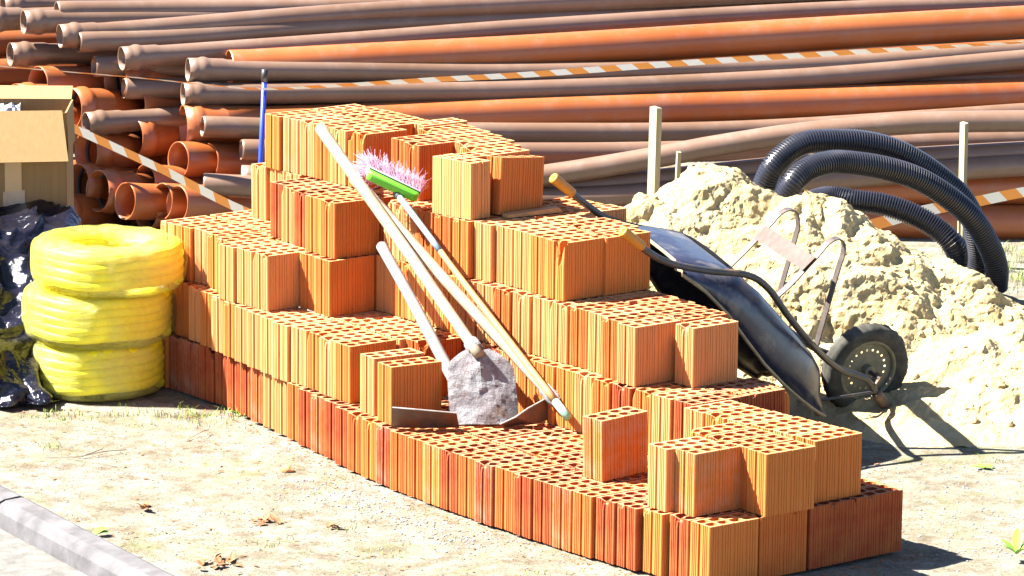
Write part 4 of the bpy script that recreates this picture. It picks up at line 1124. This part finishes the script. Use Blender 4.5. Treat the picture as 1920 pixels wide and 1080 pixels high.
# leafy weed by the kerb, plant at right edge
def leafq(bm, c, d, L, w_, droop=.3, up=.35):
    d = Vector(d).normalized(); s = V(-d.y, d.x, 0).normalized(); N = 6; prev = None
    for i in range(N+1):
        t = i/N; ww = w_*math.sin(math.pi*min(1, t*.93+.05))**.8; p = c+d*L*t+V(0, 0, up*L*t-droop*L*t*t)
        row = [bm.verts.new(p-s*ww+V(0, 0, ww*.35)), bm.verts.new(p), bm.verts.new(p+s*ww+V(0, 0, ww*.35))]
        if prev:
            for k in range(2): bm.faces.new((prev[k], prev[k+1], row[k+1], row[k]))
        prev = row
def weed(x, y, leaves, label, name='weed', z=0):
    bm = bmesh.new(); c = V(x, y, gz(x, y)+.004+z)
    for a, L, w_, u in leaves: leafq(bm, c, (math.cos(a), math.sin(a), 0), L, w_, .3, u)
    tag(link(name, bm, LEAFG, smooth=True), label, 'plant', 'small green plants')
weed(-1.665, 16.50, [(R(40), .075, .024, .6), (R(10), .07, .02, .5), (R(160), .07, .013, .5), (R(190), .03, .008, .3)], 'small broad-leaved green weed growing beside the long kerb stone')
weed(1.99, 16.22, [(R(200), .06, .02, .9), (R(150), .07, .018, 1.0), (R(80), .09, .02, 1.2), (R(20), .08, .022, .8), (R(300), .07, .02, .8)], 'bright green leafy plant at the bottom right picture edge', z=.03)
weed(2.02, 17.78, [(R(200), .05, .014, .5), (R(20), .06, .014, .4), (R(100), .04, .012, .6), (R(330), .05, .012, .4)], 'small green weed in the shadow on the right-hand ground')
weed(-1.215, 18.66, [(R(120), .05, .008, 1.0), (R(80), .06, .008, 1.3), (R(200), .05, .007, .8), (R(30), .05, .007, 1.0)], 'grassy green weed at the foot of the left brick wall')
# dead leaves
def deadleaf(x, y, n, r, label):
    bm = bmesh.new()
    for _ in range(n):
        a = rng.uniform(0, 6.3); leafq(bm, V(x+rng.gauss(0, r), y+rng.gauss(0, r), gz(x, y)+.006), (math.cos(a), math.sin(a), 0), rng.uniform(.02, .05), rng.uniform(.006, .016), rng.uniform(-.3, .5), rng.uniform(0, .6))
    tag(link('dry_leaves', bm, LEAFD, smooth=False), label, 'dry leaves', 'clumps of dry leaves')
deadleaf(-1.49, 16.94, 7, .018, 'curled reddish dead leaves in the middle of the left foreground')
deadleaf(-1.0, 16.77, 14, .035, 'loose clump of dark leaf scraps above the bottom edge, centre left')
deadleaf(-.72, 16.66, 7, .016, 'small dark leaf clump nearest the gravel by the wall')
deadleaf(-1.16, 16.06, 16, .04, 'dark dead leaf clump at bottom edge right of the kerb')
deadleaf(-1.10, 16.12, 12, .03, 'dark curled leaves beside the bottom edge clump')
deadleaf(-2.02, 16.35, 7, .025, 'brown leaves lying on the paving beside the kerb')
deadleaf(-1.90, 16.0, 9, .02, 'brown leaves against the kerb at the bottom picture edge')
# broken brick piece and twigs
bm = bmesh.new(); g = bmesh.ops.create_icosphere(bm, subdivisions=2, radius=.03, matrix=Matrix.Translation((-.945, 17.59, .008)))
for v in g['verts']: v.co = V(-.945, 17.59, .004)+Vector((v.co.x+.945, (v.co.y-17.59)*.7, (v.co.z-.008)*.55))*(1+.6*noise.noise(v.co*30))
o = link('brick_fragment', bm, simple('broken_clay', (.48, .2, .09), .9, .1)); tag(o, 'small broken piece of orange brick lying on the ground', 'brick fragment')
def twig(pts, r, label):
    bm = bmesh.new()
    for P in pts: tube(bm, spline([V(x, y, gz(x, y)+z) for x, y, z in P], .02), r, 5)
    tag(link('twig', bm, TWIGM), label, 'twig', 'twigs on the ground')
twig([[(-2.0, 17.78, .006), (-1.86, 17.80, .01), (-1.75, 17.88, .02), (-1.66, 17.96, .01)], [(-1.9, 17.78, .006), (-1.75, 17.72, .008), (-1.68, 17.68, .006)], [(-1.84, 17.81, .01), (-1.76, 17.93, .02)]], .0022, 'thin forked twig lying flat on the left foreground')
twig([[(-1.42, 18.15, .005), (-1.36, 18.2, .03), (-1.33, 18.3, .02)], [(-1.42, 18.15, .005), (-1.33, 18.17, .02)], [(-1.42, 18.15, .005), (-1.39, 18.26, .035)]], .002, 'small branching twig below the left brick wall')
